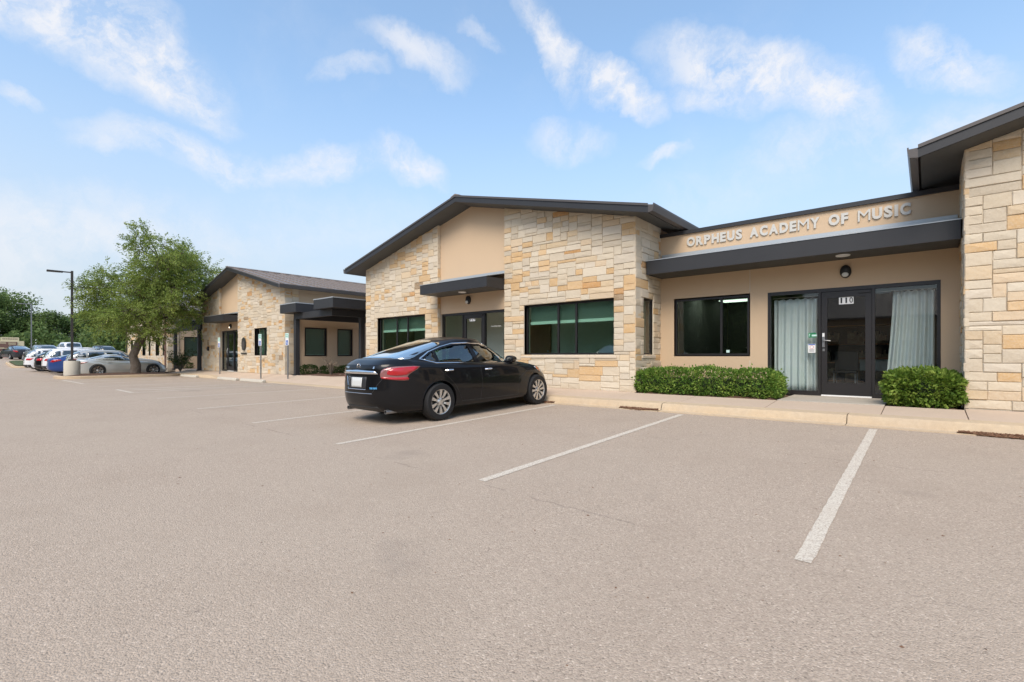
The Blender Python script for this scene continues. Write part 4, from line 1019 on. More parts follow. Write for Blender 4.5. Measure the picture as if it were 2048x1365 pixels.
twiggy(-19.5, 10.85, .56, .75, .38, 'bare twiggy young shrub in the small mulch bed by the black saloon', mat('dry_leaf', (.22, .17, .12), .8), 260)
twiggy(-34.9, 9.5, .42, 1.35, .95, 'leggy reddish green shrub right of the tree by the pergola', L_shrub, 1500, 46, .085)

def tree_mesh_far(seed, h, w, n, m=L_far):
    r_ = random.Random(seed); rs = np.random.RandomState(seed); blobs = []
    for k in range(26):
        z = r_.uniform(.12, .95) * h; rad = w * .5 * (1 - abs(z / h - .5) ** 1.6 * 1.1); a = r_.uniform(0, 6.28); q = rad * math.sqrt(r_.random()) * .95
        blobs.append((q * math.cos(a), q * math.sin(a), z, r_.uniform(.9, 1.9) * w / 7))
    P = []
    for (bx, by, bz, br) in blobs:
        d = rs.normal(size=(n // 26, 3)); d /= np.linalg.norm(d, axis=1)[:, None]; rr_ = br * rs.uniform(.45, 1.15, (n // 26, 1)); P.append(np.array([bx, by, bz]) + d * rr_ * np.array([1, 1, .75]))
    return leaves_mesh('crown', np.concatenate(P), .33, r_, .6, m, droop=.3)
far = [tree_mesh_far(s, h, w, 17000) for s, h, w in ((1, 9.5, 8), (2, 11, 9.5), (3, 8, 9))]
def trunk_mesh(h, r, seed):
    r_ = random.Random(seed); mb = MB(); mb.tube([(0, 0, -.3), (.1, 0, h * .3), (-.1, .1, h * .6)], [r, r * .75, r * .4], 8)
    for k in range(6): a = r_.uniform(0, 6.28); mb.tube([(0, 0, h * .3), (h * .12 * math.cos(a), h * .12 * math.sin(a), h * .5), (h * .28 * math.cos(a), h * .28 * math.sin(a), h * .75)], [r * .5, r * .3, r * .1], 6)
    return mb.mesh('trunk', True)
tm = [trunk_mesh(8, .22, s) for s in (1, 2, 3)]
kinds = ['tall full', 'broad dense', 'lower spreading']
def far_tree(x, y, k, s, rz, lab, grp):
    t = empty('leafy_tree', (x, y, G(x, y) - .1), lab, 'tree', grp, rz); t.scale = (s, s, s * (.86 if x < -90 else 1))
    link('crown', far[k], t, None, False); link('trunk', tm[k], t, M_bark, False)
FT = [(-105, -8, 1, 1.0), (-106, -1, 0, .95), (-104, 4.5, 1, 1.0), (-103, 10, 2, .95), (-103, 15, 0, .82), (-101, 19.5, 2, .9), (-100, 25, 1, .75), (-98, 30, 0, .85), (-96, 36, 2, 1.0), (-94, 43, 1, .85), (-118, 2, 1, 1.15), (-118, 20, 0, 1.1), (-116, 34, 1, 1.0)]
pos = ['beyond the left edge of the lot', 'at the far left behind the monument sign', 'left of the brown monument sign', 'right behind the brown monument sign', 'behind the thin far lamp pole', 'behind the tall lamp pole', 'behind the parked white pickup', 'behind the charcoal estate facing away', 'just behind the left end of the five window building', 'hidden behind the five window building', 'in the second row, behind the sign', 'in the second row, behind the pickup', 'in the second row, behind the far building']
for i, (x, y, k, s) in enumerate(FT): far_tree(x, y, k, s, i * 1.3, kinds[k] + ' green tree ' + pos[i], 'trees along the far edge of the lot')
# low understorey under the far trees
rs = np.random.RandomState(9); nU = 26000
pu = np.stack([rs.uniform(-101, -93, nU), rs.uniform(-25, 48, nU), np.zeros(nU)], 1)
pu[:, 2] = [G(a, b) for a, b in pu[:, :2]]; pu[:, 2] += rs.uniform(0, 1, nU) ** 1.3 * (3.6 + .9 * np.sin(pu[:, 1] * .9) + .5 * np.sin(pu[:, 1] * 2.3))
keep = ~((pu[:, 0] > -95) & (rs.uniform(size=nU) < .5)); pu = pu[keep]
u_ = link('undergrowth', leaves_mesh('undergrowth', pu, .5, rv, .6, L_far)); tag(u_, 'dark undergrowth below the far trees', kind='stuff')
# trees and a building across the aisle behind the camera, reflected in the windows
for i, (x, y, k, s) in enumerate([(-13, -23, 0, .95), (-19, -25, 1, .9), (-25, -23, 2, 1.1), (-32, -25, 0, 1.0), (-39, -24, 1, .95), (-47, -25, 2, 1.1), (-55, -24, 0, 1.0), (-64, -25, 1, 1.0), (24, -27, 1, .9)]):
    far_tree(x, y, k, s, i * 2.1, kinds[k] + ' green tree across the aisle behind the camera, ' + ['nearest the grey roofed building', 'second from the grey roofed building', 'third from the grey roofed building', 'fourth from the grey roofed building', 'fifth from the grey roofed building', 'sixth from the grey roofed building', 'seventh from the grey roofed building', 'farthest from the grey roofed building', 'right of the grey roofed building'][i], 'trees across the aisle')
nR = 30000; pr2 = np.stack([rs.uniform(-75, -9, nR), rs.uniform(-31, -26, nR), rs.uniform(0, 1, nR)], 1)
pr2[:, 2] = pr2[:, 2] * (7.5 + 1.5 * np.sin(pr2[:, 0] * .35) + .8 * np.sin(pr2[:, 0] * 1.1))
tag(link('woodland', leaves_mesh('woodland', pr2, .95, rv, .6, L_far)), 'dense woodland behind the trees across the aisle', kind='stuff')
OB = empty('office_building', (5, -28, 0), 'low grey roofed building across the parking aisle, seen only in reflections', 'building', 'single storey stone and stucco office buildings')
bxo('stucco_wall', M_stucco, OB, -9.5, 20, -30, -24, -.4, 4.3)
rf = MB().hexa([(-10.2, -23.3, 4.3), (20.7, -23.3, 4.3), (20.7, -28, 6.6), (-10.2, -28, 6.6)], [(-10.2, -23.3, 4.45), (20.7, -23.3, 4.45), (20.7, -28, 6.75), (-10.2, -28, 6.75)]).hexa([(-10.2, -28, 6.6), (20.7, -28, 6.6), (20.7, -33, 4.3), (-10.2, -33, 4.3)], [(-10.2, -28, 6.75), (20.7, -28, 6.75), (20.7, -33, 4.45), (-10.2, -33, 4.45)]).build('roof', M_roof, OB)
mb = MB()
for k in range(60): x = -10 + k * .52; mb.hexa([(x, -23.3, 4.45), (x + .03, -23.3, 4.45), (x + .03, -28, 6.75), (x, -28, 6.75)], [(x, -23.3, 4.5), (x + .03, -23.3, 4.5), (x + .03, -28, 6.8), (x, -28, 6.8)])
tag(mb.build('roof_seams', M_roof, OB), kind='stuff')
for k in range(6): bxo('window', G_carop, OB, -8 + k * 4.6, -5.5 + k * 4.6, -24.0, -23.97, 1.0, 2.6)

# the parking-lot elm: trunk, limbs and wispy sprays
TB = Vector((-33.5, 6.96, G(-33.5, 6.96) + .12)); RT = Vector((math.cos(YAW), math.sin(YAW), 0)); DP = Vector((-math.sin(YAW), math.cos(YAW), 0))
def tp(u, v, dep=0.0): return Vector((TB.x, TB.y, 0)) + RT * ((u - 270) * .0278) + DP * dep + Vector((0, 0, 1.40 + (712.3 - v) * .0278))
TR = empty('elm_tree', TB, 'wispy light green tree with leaning trunk on the mulched island', 'tree')
mb = MB(); mb.tube([TB - Vector((0, 0, .15)), tp(272, 730), tp(266, 712), tp(276, 690), tp(284, 672, .1), tp(296, 640, .2), tp(310, 600, .1), tp(330, 545), tp(345, 500)], [.27, .235, .21, .195, .18, .13, .10, .07, .03], 10)
CL = [(330, 470, .9), (345, 500, 1.1), (318, 455, .6), (372, 515, 1.1), (395, 530, .9), (300, 525, .9), (345, 555, 1.4), (385, 575, 1.2), (300, 580, 1.3), (268, 508, .7), (405, 560, .8), (250, 575, 1.1), (215, 590, 1.0), (230, 620, 1.2), (202, 612, .75), (208, 578, .6), (222, 638, .8), (270, 635, 1.4), (330, 625, 1.4), (375, 625, 1.0), (195, 570, .7), (240, 560, .9), (300, 660, .9), (350, 665, .7), (250, 660, .8), (410, 600, .5), (340, 450, .5), (200, 603, .5), (400, 500, .6), (290, 490, .6)]
ctr = []
for (u, v, r_) in CL:
    v += max(0, 565 - v) * .24; u -= max(0, u - 345) * .25
    for dep in ((rv.uniform(-2.2, 2.2),) if r_ < .85 else (rv.uniform(-2.6, -.7), rv.uniform(-.5, .6), rv.uniform(.8, 2.6))):
        ctr.append((tp(u + rv.uniform(-6, 6), v + rv.uniform(-6, 6), dep), r_ * (.95 if abs(dep) < 1.5 else .8)))
trunkpts = [tp(284, 672, .1), tp(296, 640, .2), tp(310, 600, .1), tp(330, 545)]
P = []; Dn = []
for (c, r_) in ctr:
    b = min(trunkpts, key=lambda q: (q - c).length + (1.5 if q.z > c.z else 0)); mid = b.lerp(c, .5) + Vector((rv.gauss(0, .15), rv.gauss(0, .15), .15))
    mb.tube([b, mid, c], [.055, .035, .014], 5)
    for k in range(int(40 * r_ * r_ + 14)):
        d = Vector((rv.gauss(0, 1), rv.gauss(0, 1), rv.gauss(.1, .75))).normalized(); L = r_ * rv.uniform(.55, 1.35); s0 = c + d * L * .15
        e = c + d * L + Vector((0, 0, -.12 * L)); 
        if k % 3 == 0: mb.tube([s0, s0.lerp(e, .5) + Vector((0, 0, .04)), e], [.010, .006, .003], 3, False)
        m_ = int(28 * L + 7)
        for q in range(m_):
            t = rv.uniform(.2, 1.06); p = s0.lerp(e, t) + Vector((rv.gauss(0, .055), rv.gauss(0, .055), rv.gauss(0, .05))); P.append(p[:]); Dn.append((d * 1.0)[:])
mb.build('trunk', M_bark, TR, smooth=True)
link('crown', leaves_mesh('crown', np.array(P), .105, rv, .38, L_tree, droop=.35, dirs=np.array(Dn)), TR)

# ------------------------------------------------------------------ street furniture
def sign_post(x, y, z, top, label):
    t = empty('parking_sign', (x, y, z), label, 'sign', 'accessible parking signs in front of the building')
    MB().tube([(x, y, z - .1), (x, y, top)], .032, 8).build('post', M_steel, t, smooth=True)
    r1 = (x - .15, x + .15)
    up_ = bxo('permit_plate', M_tealw, t, x - .15, x + .15, y - .045, y - .036, top - .20, top); lo = bxo('access_plate', M_white, t, x - .15, x + .15, y - .045, y - .036, top - .52, top - .21)
    bxo('blue_symbol_field', M_blue, lo, x - .09, x + .09, y - .05, y - .046, top - .50, top - .30)
    MB().lathe([(.028, y - .053), (.042, y - .053), (.042, y - .051), (.028, y - .051)], (x, 0, top - .43), 16, 'Y').tube([(x - .01, y - .053, top - .33), (x - .01, y - .053, top - .39), (x + .03, y - .053, top - .39), (x + .045, y - .053, top - .45)], .007, 5).lathe([(0, y - .053), (.012, y - .053)], (x - .01, 0, top - .318), 10, 'Y').build('wheelchair_symbol', M_white, lo)
    text_on('permit_words', 'RESERVED', .05, (x - .12, y - .0455, top - .09), (1, 0, 0), (0, 0, 1), M_green, up_, .001, width=.24, height=.045)
    text_on('permit_words', 'PARKING', .05, (x - .12, y - .0455, top - .16), (1, 0, 0), (0, 0, 1), M_green, up_, .001, width=.24, height=.045)
sign_post(-28.2, 9.45, .42, 2.36, 'accessible parking sign on a steel post in front of the glass doors')
sign_post(-22.9, 9.35, .38, 2.38, 'accessible parking sign on a steel post in front of the single window')
sign_post(-20.75, 9.58, .42, 2.37, 'accessible parking sign on a steel post beside the pergola column')
for i, (a, b, lb) in enumerate([(-30.9, -28.5, 'leftmost concrete wheel stop, by the island kerb'), (-25.5, -23.25, 'middle concrete wheel stop of the accessible bays'), (-22.8, -20.5, 'rightmost concrete wheel stop, before the sign by the window')]):
    t = empty('wheel_stop', ((a + b) / 2, 8.5, .3), lb, 'wheel stop', 'concrete wheel stops in the accessible bays')
    z = G((a + b) / 2, 8.5); pr_ = [(-.09, 0), (.09, 0), (.075, .09), (.04, .125), (-.04, .125), (-.075, .09)]
    MB().prism([(a, 8.5 + p, z + q) for p, q in pr_], (b - a, 0, 0)).build('stop_block', M_kerb if False else M_plconc, t, bevel=.02)

def lamp_post(x, y, z, h, arm, label, base=True, m=M_lamp):
    t = empty('street_lamp', (x, y, z), label, 'street lamp', 'parking lot lamp posts')
    zb = z
    if base:
        MB().lathe([(0, -.2), (.33, -.2), (.33, .72), (.30, .76), (0, .76)], (x, y, z), 36).build('concrete_base', M_plconc, t, smooth=True); zb = z + .76
        bxo('base_cover', m, t, x - .15, x + .15, y - .15, y + .15, zb, zb + .09, bevel=.01)
    bxo('pole', m, t, x - .048, x + .048, y - .048, y + .048, zb, h)
    ax = Vector(arm)
    e = Vector((x, y, h - .08)) + ax * .35
    MB().tube([(x, y, h - .08), e], .035, 6).build('arm', m, t)
    f = e + ax * .62; s = Vector((-ax.y, ax.x, 0)) * .17
    q0 = [e - s * .6, f - s, f + s, e + s * .6]
    MB().hexa([p - Vector((0, 0, .05)) for p in q0], [p + Vector((0, 0, .03)) for p in q0]).build('lamp_head', m, t, bevel=.02)
lamp_post(-33.55, 4.35, G(-33.5, 4.35) + .14, 5.78, (-.08, -.98, 0), 'tall bronze lamp post on a round concrete base in the island')
lamp_post(-70, 5.95, G(-70, 5.95), 6.8, (-.1, -.98, 0), 'faint distant lamp post behind the cars at far left', False, M_steel)

MS = empty('monument_sign', (-87, 5.9, G(-87, 5.9)), 'brown and cream tenant monument sign at the far left entrance', 'sign')
z = G(-87, 5.9)
bxo('sign_body', M_cream, MS, -87.6, -87.0, 4.45, 6.75, z - .2, z + 2.05)
bxo('sign_crown', M_cream, MS, -87.5, -87.05, 4.7, 6.3, z + 2.05, z + 2.5)
bxo('tenant_panel', M_brown, MS, -86.995, -86.95, 4.5, 6.12, z + .12, z + 1.92)
mb = MB()
for (y0, y1, zz, h) in ((4.56, 5.15, 1.72, .10), (5.35, 6.0, 1.74, .07), (5.35, 6.0, 1.60, .07), (5.4, 6.0, 1.38, .06), (4.56, 5.0, 1.08, .12), (5.0, 5.9, 1.10, .05), (4.56, 5.3, .62, .10), (4.75, 4.9, .30, .3)):
    mb.box(-86.95, -86.94, y0, y1, z + zz, z + zz + h)
mb.build('tenant_lines', M_cream, MS)
mb = MB()
for k in range(9): mb.box(-87.05, -87.04, 4.85 + k * .15, 4.95 + k * .15, z + 2.24, z + 2.34)
mb.build('sign_number', M_brown, MS)

# leaf litter gathered in the gutter
def litter(name, x0, x1, y, n, label):
    mb = MB(); r_ = random.Random(int(x0 * 10))
    for k in range(n):
        t = r_.random(); x = x0 + (x1 - x0) * t; w = .09 * math.sin(math.pi * min(max(t, .06), .94)); yy = y + r_.uniform(-w, w * .6); z = G(x, yy) + .006 + r_.uniform(0, .035) * (1 - abs(yy - y) / .12)
        a = r_.uniform(0, 3.14); L = r_.uniform(.012, .035); W = L * r_.uniform(.3, .6); dx, dy = math.cos(a), math.sin(a)
        mb.hexa([(x - dx * L - dy * W, yy - dy * L + dx * W, z), (x + dx * L - dy * W, yy + dy * L + dx * W, z), (x + dx * L + dy * W, yy + dy * L - dx * W, z), (x - dx * L + dy * W, yy - dy * L - dx * W, z)],
                [(x - dx * L - dy * W, yy - dy * L + dx * W, z + .004), (x + dx * L - dy * W, yy + dy * L + dx * W, z + .012), (x + dx * L + dy * W, yy + dy * L - dx * W, z + .006), (x - dx * L + dy * W, yy - dy * L - dx * W, z + .003)])
    o = mb.build(name, M_litter); tag(o, label, kind='stuff')
litter('leaf_litter', -4.62, -3.86, YK - .07, 700, 'brown leaf litter in the gutter by the kerb joint')
litter('leaf_litter', -6.62, -6.25, YK - .07, 250, 'small heap of leaf litter by the front tyre')
litter('leaf_litter', .32, 1.3, YK - .10, 900, 'brown leaf litter in the gutter at the right edge')
# scattered leaves and grit on the asphalt
mb = MB(); r_ = random.Random(77)
for k in range(420):
    x = r_.uniform(-14, 3); y = r_.uniform(1.2, 8.7); z = G(x, y) + .002; a = r_.uniform(0, 3.14); L = r_.uniform(.004, .014); W = L * r_.uniform(.25, .8); dx, dy = math.cos(a), math.sin(a)
    mb.add([(x - dx * L, y - dy * L, z), (x - dy * W, y + dx * W, z + .004), (x + dx * L, y + dy * L, z), (x + dy * W, y - dx * W, z + .001)], [(0, 1, 2, 3)])
tag(mb.build('asphalt_grit', M_litter), 'scattered bits of leaf and grit on the asphalt', kind='stuff')

# ------------------------------------------------------------------ vehicles
def resample(pts, n):
    p = np.array(pts); p = np.vstack([p, p[:1]]); d = np.r_[0, np.cumsum(np.linalg.norm(np.diff(p, axis=0), axis=1))]
    t = np.linspace(0, d[-1], n + 1)[:-1]; return np.stack([np.interp(t, d, p[:, 0]), np.interp(t, d, p[:, 1])], 1)
def outline(xr, xf, W, er, ef, n, taper_f=0.0, taper_r=0.0):
    """plan outline, starts at rear centre; er/ef: exponents of the rounded ends"""
    xm = (xr + xf) / 2; out = []
    for i in range(720):
        a = -math.pi + 2 * math.pi * i / 720; c, s = math.cos(a), math.sin(a)
        e = ef if c > 0 else er; A = (xf - xm) if c > 0 else (xm - xr)
        x = xm + A * (abs(c) ** (2 / e)) * (1 if c > 0 else -1); y = W * (abs(s) ** (2 / e)) * (1 if s > 0 else -1)
        t = (x - xm) / (A + 1e-6); y *= 1 - (taper_f if t > 0 else taper_r) * t * t
        out.append((x, y))
    return resample(out, n)
def catmull(K, sub, sharp=()):
    """K: list of (N,3) arrays; interpolated between rows"""
    out = []; n = len(K)
    for i in range(n - 1):
        p0 = K[max(i - 1, 0)] if i not in sharp else K[i]; p1, p2 = K[i], K[i + 1]; p3 = K[min(i + 2, n - 1)] if (i + 1) not in sharp else K[i + 1]
        for j in range(sub):
            t = j / sub; out.append(.5 * ((2 * p1) + (-p0 + p2) * t + (2 * p0 - 5 * p1 + 4 * p2 - p3) * t * t + (-p0 + 3 * p1 - 3 * p2 + p3) * t ** 3))
    out.append(K[-1]); return out
def car_body(S, n=112, sub=4):
    rows = []
    sh = lambda x: np.interp(x, *zip(*S['shoulder'])); bt = lambda x: np.interp(x, *zip(*S['belt']))
    zb = S['z0']
    for (f, W, xr, xf, er, ef) in S['low']:
        o = outline(xr, xf, W, er, ef, n, S.get('tf', .10), S.get('tr', .06)); z = zb + f * (sh(o[:, 0]) - zb); rows.append(np.c_[o, z])
    ns_ = len(rows) - 1
    g = S['gh']
    base = outline(g[0][1], g[0][2], g[0][3], g[0][4], g[0][5], n, g[0][6] if len(g[0]) > 6 else .12, .08); bz = bt(base[:, 0])
    last = rows[-1]
    for t, cr in ((.22, .018), (.55, .035), (.86, .022)):
        o = last[:, :2] * (1 - t) + base * t; z = last[:, 2] * (1 - t) + bz * t
        dk = np.where((o[:, 0] > g[0][2] - .2) | (o[:, 0] < g[0][1] + .2), cr, cr * .2); rows.append(np.c_[o, z + dk])
    rows.append(np.c_[base, bz]); gb = len(rows) - 1
    zt = S['roof_edge']; CR = .058 * S.get('crown', 1)
    for (f, xr, xf, W, er, ef, *_) in g[1:]:
        o = outline(xr, xf, W, er, ef, n, _[0] if _ else .10, .08); zroof = np.interp(np.clip(o[:, 0], g[-1][1], g[-1][2]), *zip(*zt)); rows.append(np.c_[o, (bz * (1 - f) + zroof * f) + f * f * CR * (1 - np.clip(np.abs(o[:, 1]) / W, 0, 1) ** 2)])
    top = rows[-1]; cx = (top[:, 0].min() + top[:, 0].max()) / 2
    for k in (.9, .7, .4, .1):
        o = top.copy(); o[:, 0] = cx + (top[:, 0] - cx) * k; o[:, 1] = top[:, 1] * k; o[:, 2] = np.interp(o[:, 0], *zip(*zt)) + CR * (1 - np.clip(np.abs(o[:, 1]) / W, 0, 1) ** 2); rows.append(o)
    R_ = catmull(rows, sub, sharp=(ns_ + 0, gb) if S.get('sharp', True) else ())
    vs = np.concatenate(R_); m = len(R_); fs = []
    for i in range(m - 1):
        for k in range(n): k2 = (k + 1) % n; fs.append((i * n + k, i * n + k2, (i + 1) * n + k2, (i + 1) * n + k))
    fs.append(tuple(range(n))[::-1]); fs.append(tuple(range((m - 1) * n, m * n)))
    me = bpy.data.meshes.new('body'); me.from_pydata([tuple(v) for v in vs], [], fs)
    bm = bmesh.new(); bm.from_mesh(me); bmesh.ops.recalc_face_normals(bm, faces=bm.faces); bm.to_mesh(me); bm.free()
    return me
def bvh_of(me):
    return BVHTree.FromPolygons([v.co.copy() for v in me.vertices], [tuple(p.vertices) for p in me.polygons])
def boolean(me, cutters):
    """one cut at a time; a cut that eats the body is nudged and tried again"""
    def area(m): return sum(p.area for p in m.polygons)
    for c in cutters:
        a0 = area(me); done = False
        for k in range(4):
            o = bpy.data.objects.new('tmp', me); COL.objects.link(o); co = bpy.data.objects.new('cut', c); COL.objects.link(co)
            co.location = (0, 0, 0) if k == 0 else (.0013 * k, .0007 * k, -.0017 * k)
            b = o.modifiers.new('b', 'BOOLEAN'); b.operation = 'DIFFERENCE'; b.solver = 'EXACT'; b.object = co
            if k == 3: b.use_self = True
            bpy.context.view_layer.update()
            r_ = bpy.data.meshes.new_from_object(o.evaluated_get(bpy.context.evaluated_depsgraph_get()))
            bpy.data.objects.remove(o); bpy.data.objects.remove(co)
            if area(r_) > a0 * .86: me = r_; done = True; break
        if not done: print('cut skipped')
    return me
def smooth_poly(pts, n=6, closed=True):
    out = []; N_ = len(pts)
    for i in range(N_ if closed else N_ - 1):
        p0, p1, p2, p3 = (Vector(pts[(i + k) % N_] if closed else pts[min(max(i + k, 0), N_ - 1)]) for k in (-1, 0, 1, 2))
        for j in range(n):
            t = j / n; out.append(.5 * ((2 * p1) + (p2 - p0) * t + (2 * p0 - 5 * p1 + 4 * p2 - p3) * t * t + (-p0 + 3 * p1 - 3 * p2 + p3) * t ** 3))
    if not closed: out.append(Vector(pts[-1]))
    return out
def dens(pts, step, closed=True):
    out = []; N_ = len(pts)
    for i in range(N_ if closed else N_ - 1):
        a = Vector(pts[i]); b = Vector(pts[(i + 1) % N_]); k = max(1, int((b - a).length / step))
        for j in range(k): out.append(a.lerp(b, j / k))
    if not closed: out.append(Vector(pts[-1]))
    return out
class Proj:
    """projects 2-D drawings onto the body along a direction"""
    def __init__(s, bvh, d, origin, ax, ay): s.b = bvh; s.d = Vector(d).normalized(); s.o = Vector(origin); s.ax = Vector(ax).normalized(); s.ay = Vector(ay).normalized()
    def hit(s, p, off):
        q = s.o + s.ax * p[0] + s.ay * p[1] - s.d * 4; h, nn, i, dd = s.b.ray_cast(q, s.d)
        if h is None: return None
        if nn.dot(s.d) > 0: nn = -nn
        return h + nn * off
    def patch(s, outline_, off, name, m, parent, step=.06, thick=.004):
        pts = [Vector((p[0], p[1])) for p in dens(outline_, step)]; n0 = len(pts); edges = [(i, (i + 1) % n0) for i in range(n0)]
        x0 = min(p.x for p in pts); x1 = max(p.x for p in pts); y0 = min(p.y for p in pts); y1 = max(p.y for p in pts); ins = []
        poly = [(p.x, p.y) for p in pts]
        def inside(x, y):
            c = False; j = n0 - 1
            for i in range(n0):
                if (poly[i][1] > y) != (poly[j][1] > y) and x < (poly[j][0] - poly[i][0]) * (y - poly[i][1]) / (poly[j][1] - poly[i][1]) + poly[i][0]: c = not c
                j = i
            return c
        y = y0 + step * .5
        while y < y1:
            x = x0 + step * .5
            while x < x1:
                if inside(x, y) and min((Vector((x, y)) - p).length for p in pts) > step * .4: ins.append(Vector((x, y)))
                x += step
            y += step
        v, e, f, *_ = delaunay_2d_cdt(pts + ins, edges, [], 1, 1e-5)
        co = [s.hit(p, off) for p in v]
        f = [t for t in f if all(co[i] is not None for i in t)]
        co = [c if c is not None else Vector() for c in co]
        me = bpy.data.meshes.new(name); me.from_pydata([tuple(c) for c in co], [], [tuple(t) for t in f])
        bm = bmesh.new(); bm.from_mesh(me); bmesh.ops.delete(bm, geom=[x for x in bm.verts if not x.link_faces], context='VERTS'); bmesh.ops.recalc_face_normals(bm, faces=bm.faces)
        bm.faces.ensure_lookup_table()
        if bm.faces and bm.faces[0].normal.dot(s.d) > 0: bmesh.ops.reverse_faces(bm, faces=bm.faces)
        bm.to_mesh(me); bm.free(); me.shade_smooth()
        o = link(name, me, parent, m, False)
        if thick: sm = o.modifiers.new('thick', 'SOLIDIFY'); sm.thickness = thick; sm.offset = -1
        return o
    def line(s, pts, off, rad, name, m, parent, closed=False, step=.05, n=6):
        q = [s.hit(p, off) for p in dens(pts, step, closed)]
        q = [p for p in q if p is not None]
        if closed: q.append(q[0])
        mb = MB(); mb.tube(q, rad, n); return mb.build(name, m, parent, smooth=True, ws=False)
WHEEL = {}
def wheel_meshes(rad, wid, style):
    k = (round(rad, 3), wid, style)
    if k in WHEEL: return WHEEL[k]
    r0 = rad; ri = rad * .665
    ty = MB().lathe([(ri, -wid * .42), (ri + .012, -wid * .5), (r0 * .93, -wid * .5), (r0 * .985, -wid * .43), (r0, -wid * .3), (r0, wid * .3), (r0 * .985, wid * .43), (r0 * .93, wid * .5), (ri + .012, wid * .5), (ri, wid * .42)], n=44, axis='Y').mesh('tyre', True)
    rm = MB().lathe([(ri * .93, wid * .30), (ri * .97, wid * .44), (ri * 1.01, wid * .46), (ri * 1.01, wid * .40)], n=44, axis='Y')
    rm.lathe([(0, wid * .43), (.028, wid * .43), (.055, wid * .38), (.07, wid * .34)], n=18, axis='Y')
    ns_ = {'petal': 10, 'spoke5': 5, 'spoke7': 7}[style]
    for i in range(ns_):
        a = 2 * math.pi * i / ns_; tw = .10
        def P_(r_, t, y): return (r_ * math.cos(a + t), y, r_ * math.sin(a + t))
        w0, w1 = (.20, .155) if style == 'petal' else (.22, .16)
        if style == 'petal':
            w = w1; sgn = 1 if i % 2 == 0 else -1
            q0 = [P_(.06, -.30, wid * .34), P_(.06, .30, wid * .34), P_(ri * .55, w0 * .75, wid * .42), P_(ri * .55, -w0 * .75, wid * .42)]
            q1 = [P_(ri * .55, -w0 * .75, wid * .42), P_(ri * .55, w0 * .75, wid * .42), P_(ri * .96, w * .95 + .03 * sgn, wid * .43), P_(ri * .96, -w * .95 + .03 * sgn, wid * .43)]
            for q in (q0, q1): rm.hexa([(x, y - .03, z) for x, y, z in q], q)
        else:
            for t in (-.13, .13):
                q = [P_(.05, t * 2 - .1, wid * .34), P_(.05, t * 2 + .1, wid * .34), P_(ri * .96, t + .055, wid * .42), P_(ri * .96, t - .055, wid * .42)]
                rm.hexa([(x, y - .03, z) for x, y, z in q], q)
    rim = rm.mesh('rim', True)
    dk = MB().lathe([(0, wid * .16), (ri * .5, wid * .16), (ri * .5, wid * .20), (ri * .94, wid * .20), (ri * .94, wid * .36)], n=30, axis='Y').mesh('wheel_back', True)
    nu = MB()
    for i in range(5): a = 2 * math.pi * (i + .5) / 5; nu.lathe([(0, wid * .40), (.011, wid * .40), (.011, wid * .30)], (.062 * math.cos(a), 0, .062 * math.sin(a)), 8, 'Y')
    WHEEL[k] = (ty, rim, dk, nu.mesh('wheel_nuts')); return WHEEL[k]
def add_wheel(root, x, y, rad, wid, style, side):
    ty, rm, dk, nu = wheel_meshes(rad, wid, style)
    w = link('wheel', ty, root, M_rubber, False); w.location = (x, y, rad); w.rotation_euler = (0, random.uniform(0, 1.2), 0) if side > 0 else (0, random.uniform(0, 1.2), math.pi)
    link('rim', rm, w, M_rim, False); link('wheel_back', dk, w, M_rimdark, False); link('wheel_nuts', nu, w, M_rimdark, False)
def cyl_mesh(x, z, r_, y0, y1, n=48):
    return MB().lathe([(0, y0), (r_, y0), (r_, y1), (0, y1)], (x, 0, z), n, 'Y').mesh('c')
def prism_mesh(poly, y0, y1):
    me = MB().prism([(p[0], y0, p[1]) for p in poly], (0, y1 - y0, 0)).mesh('c'); return me

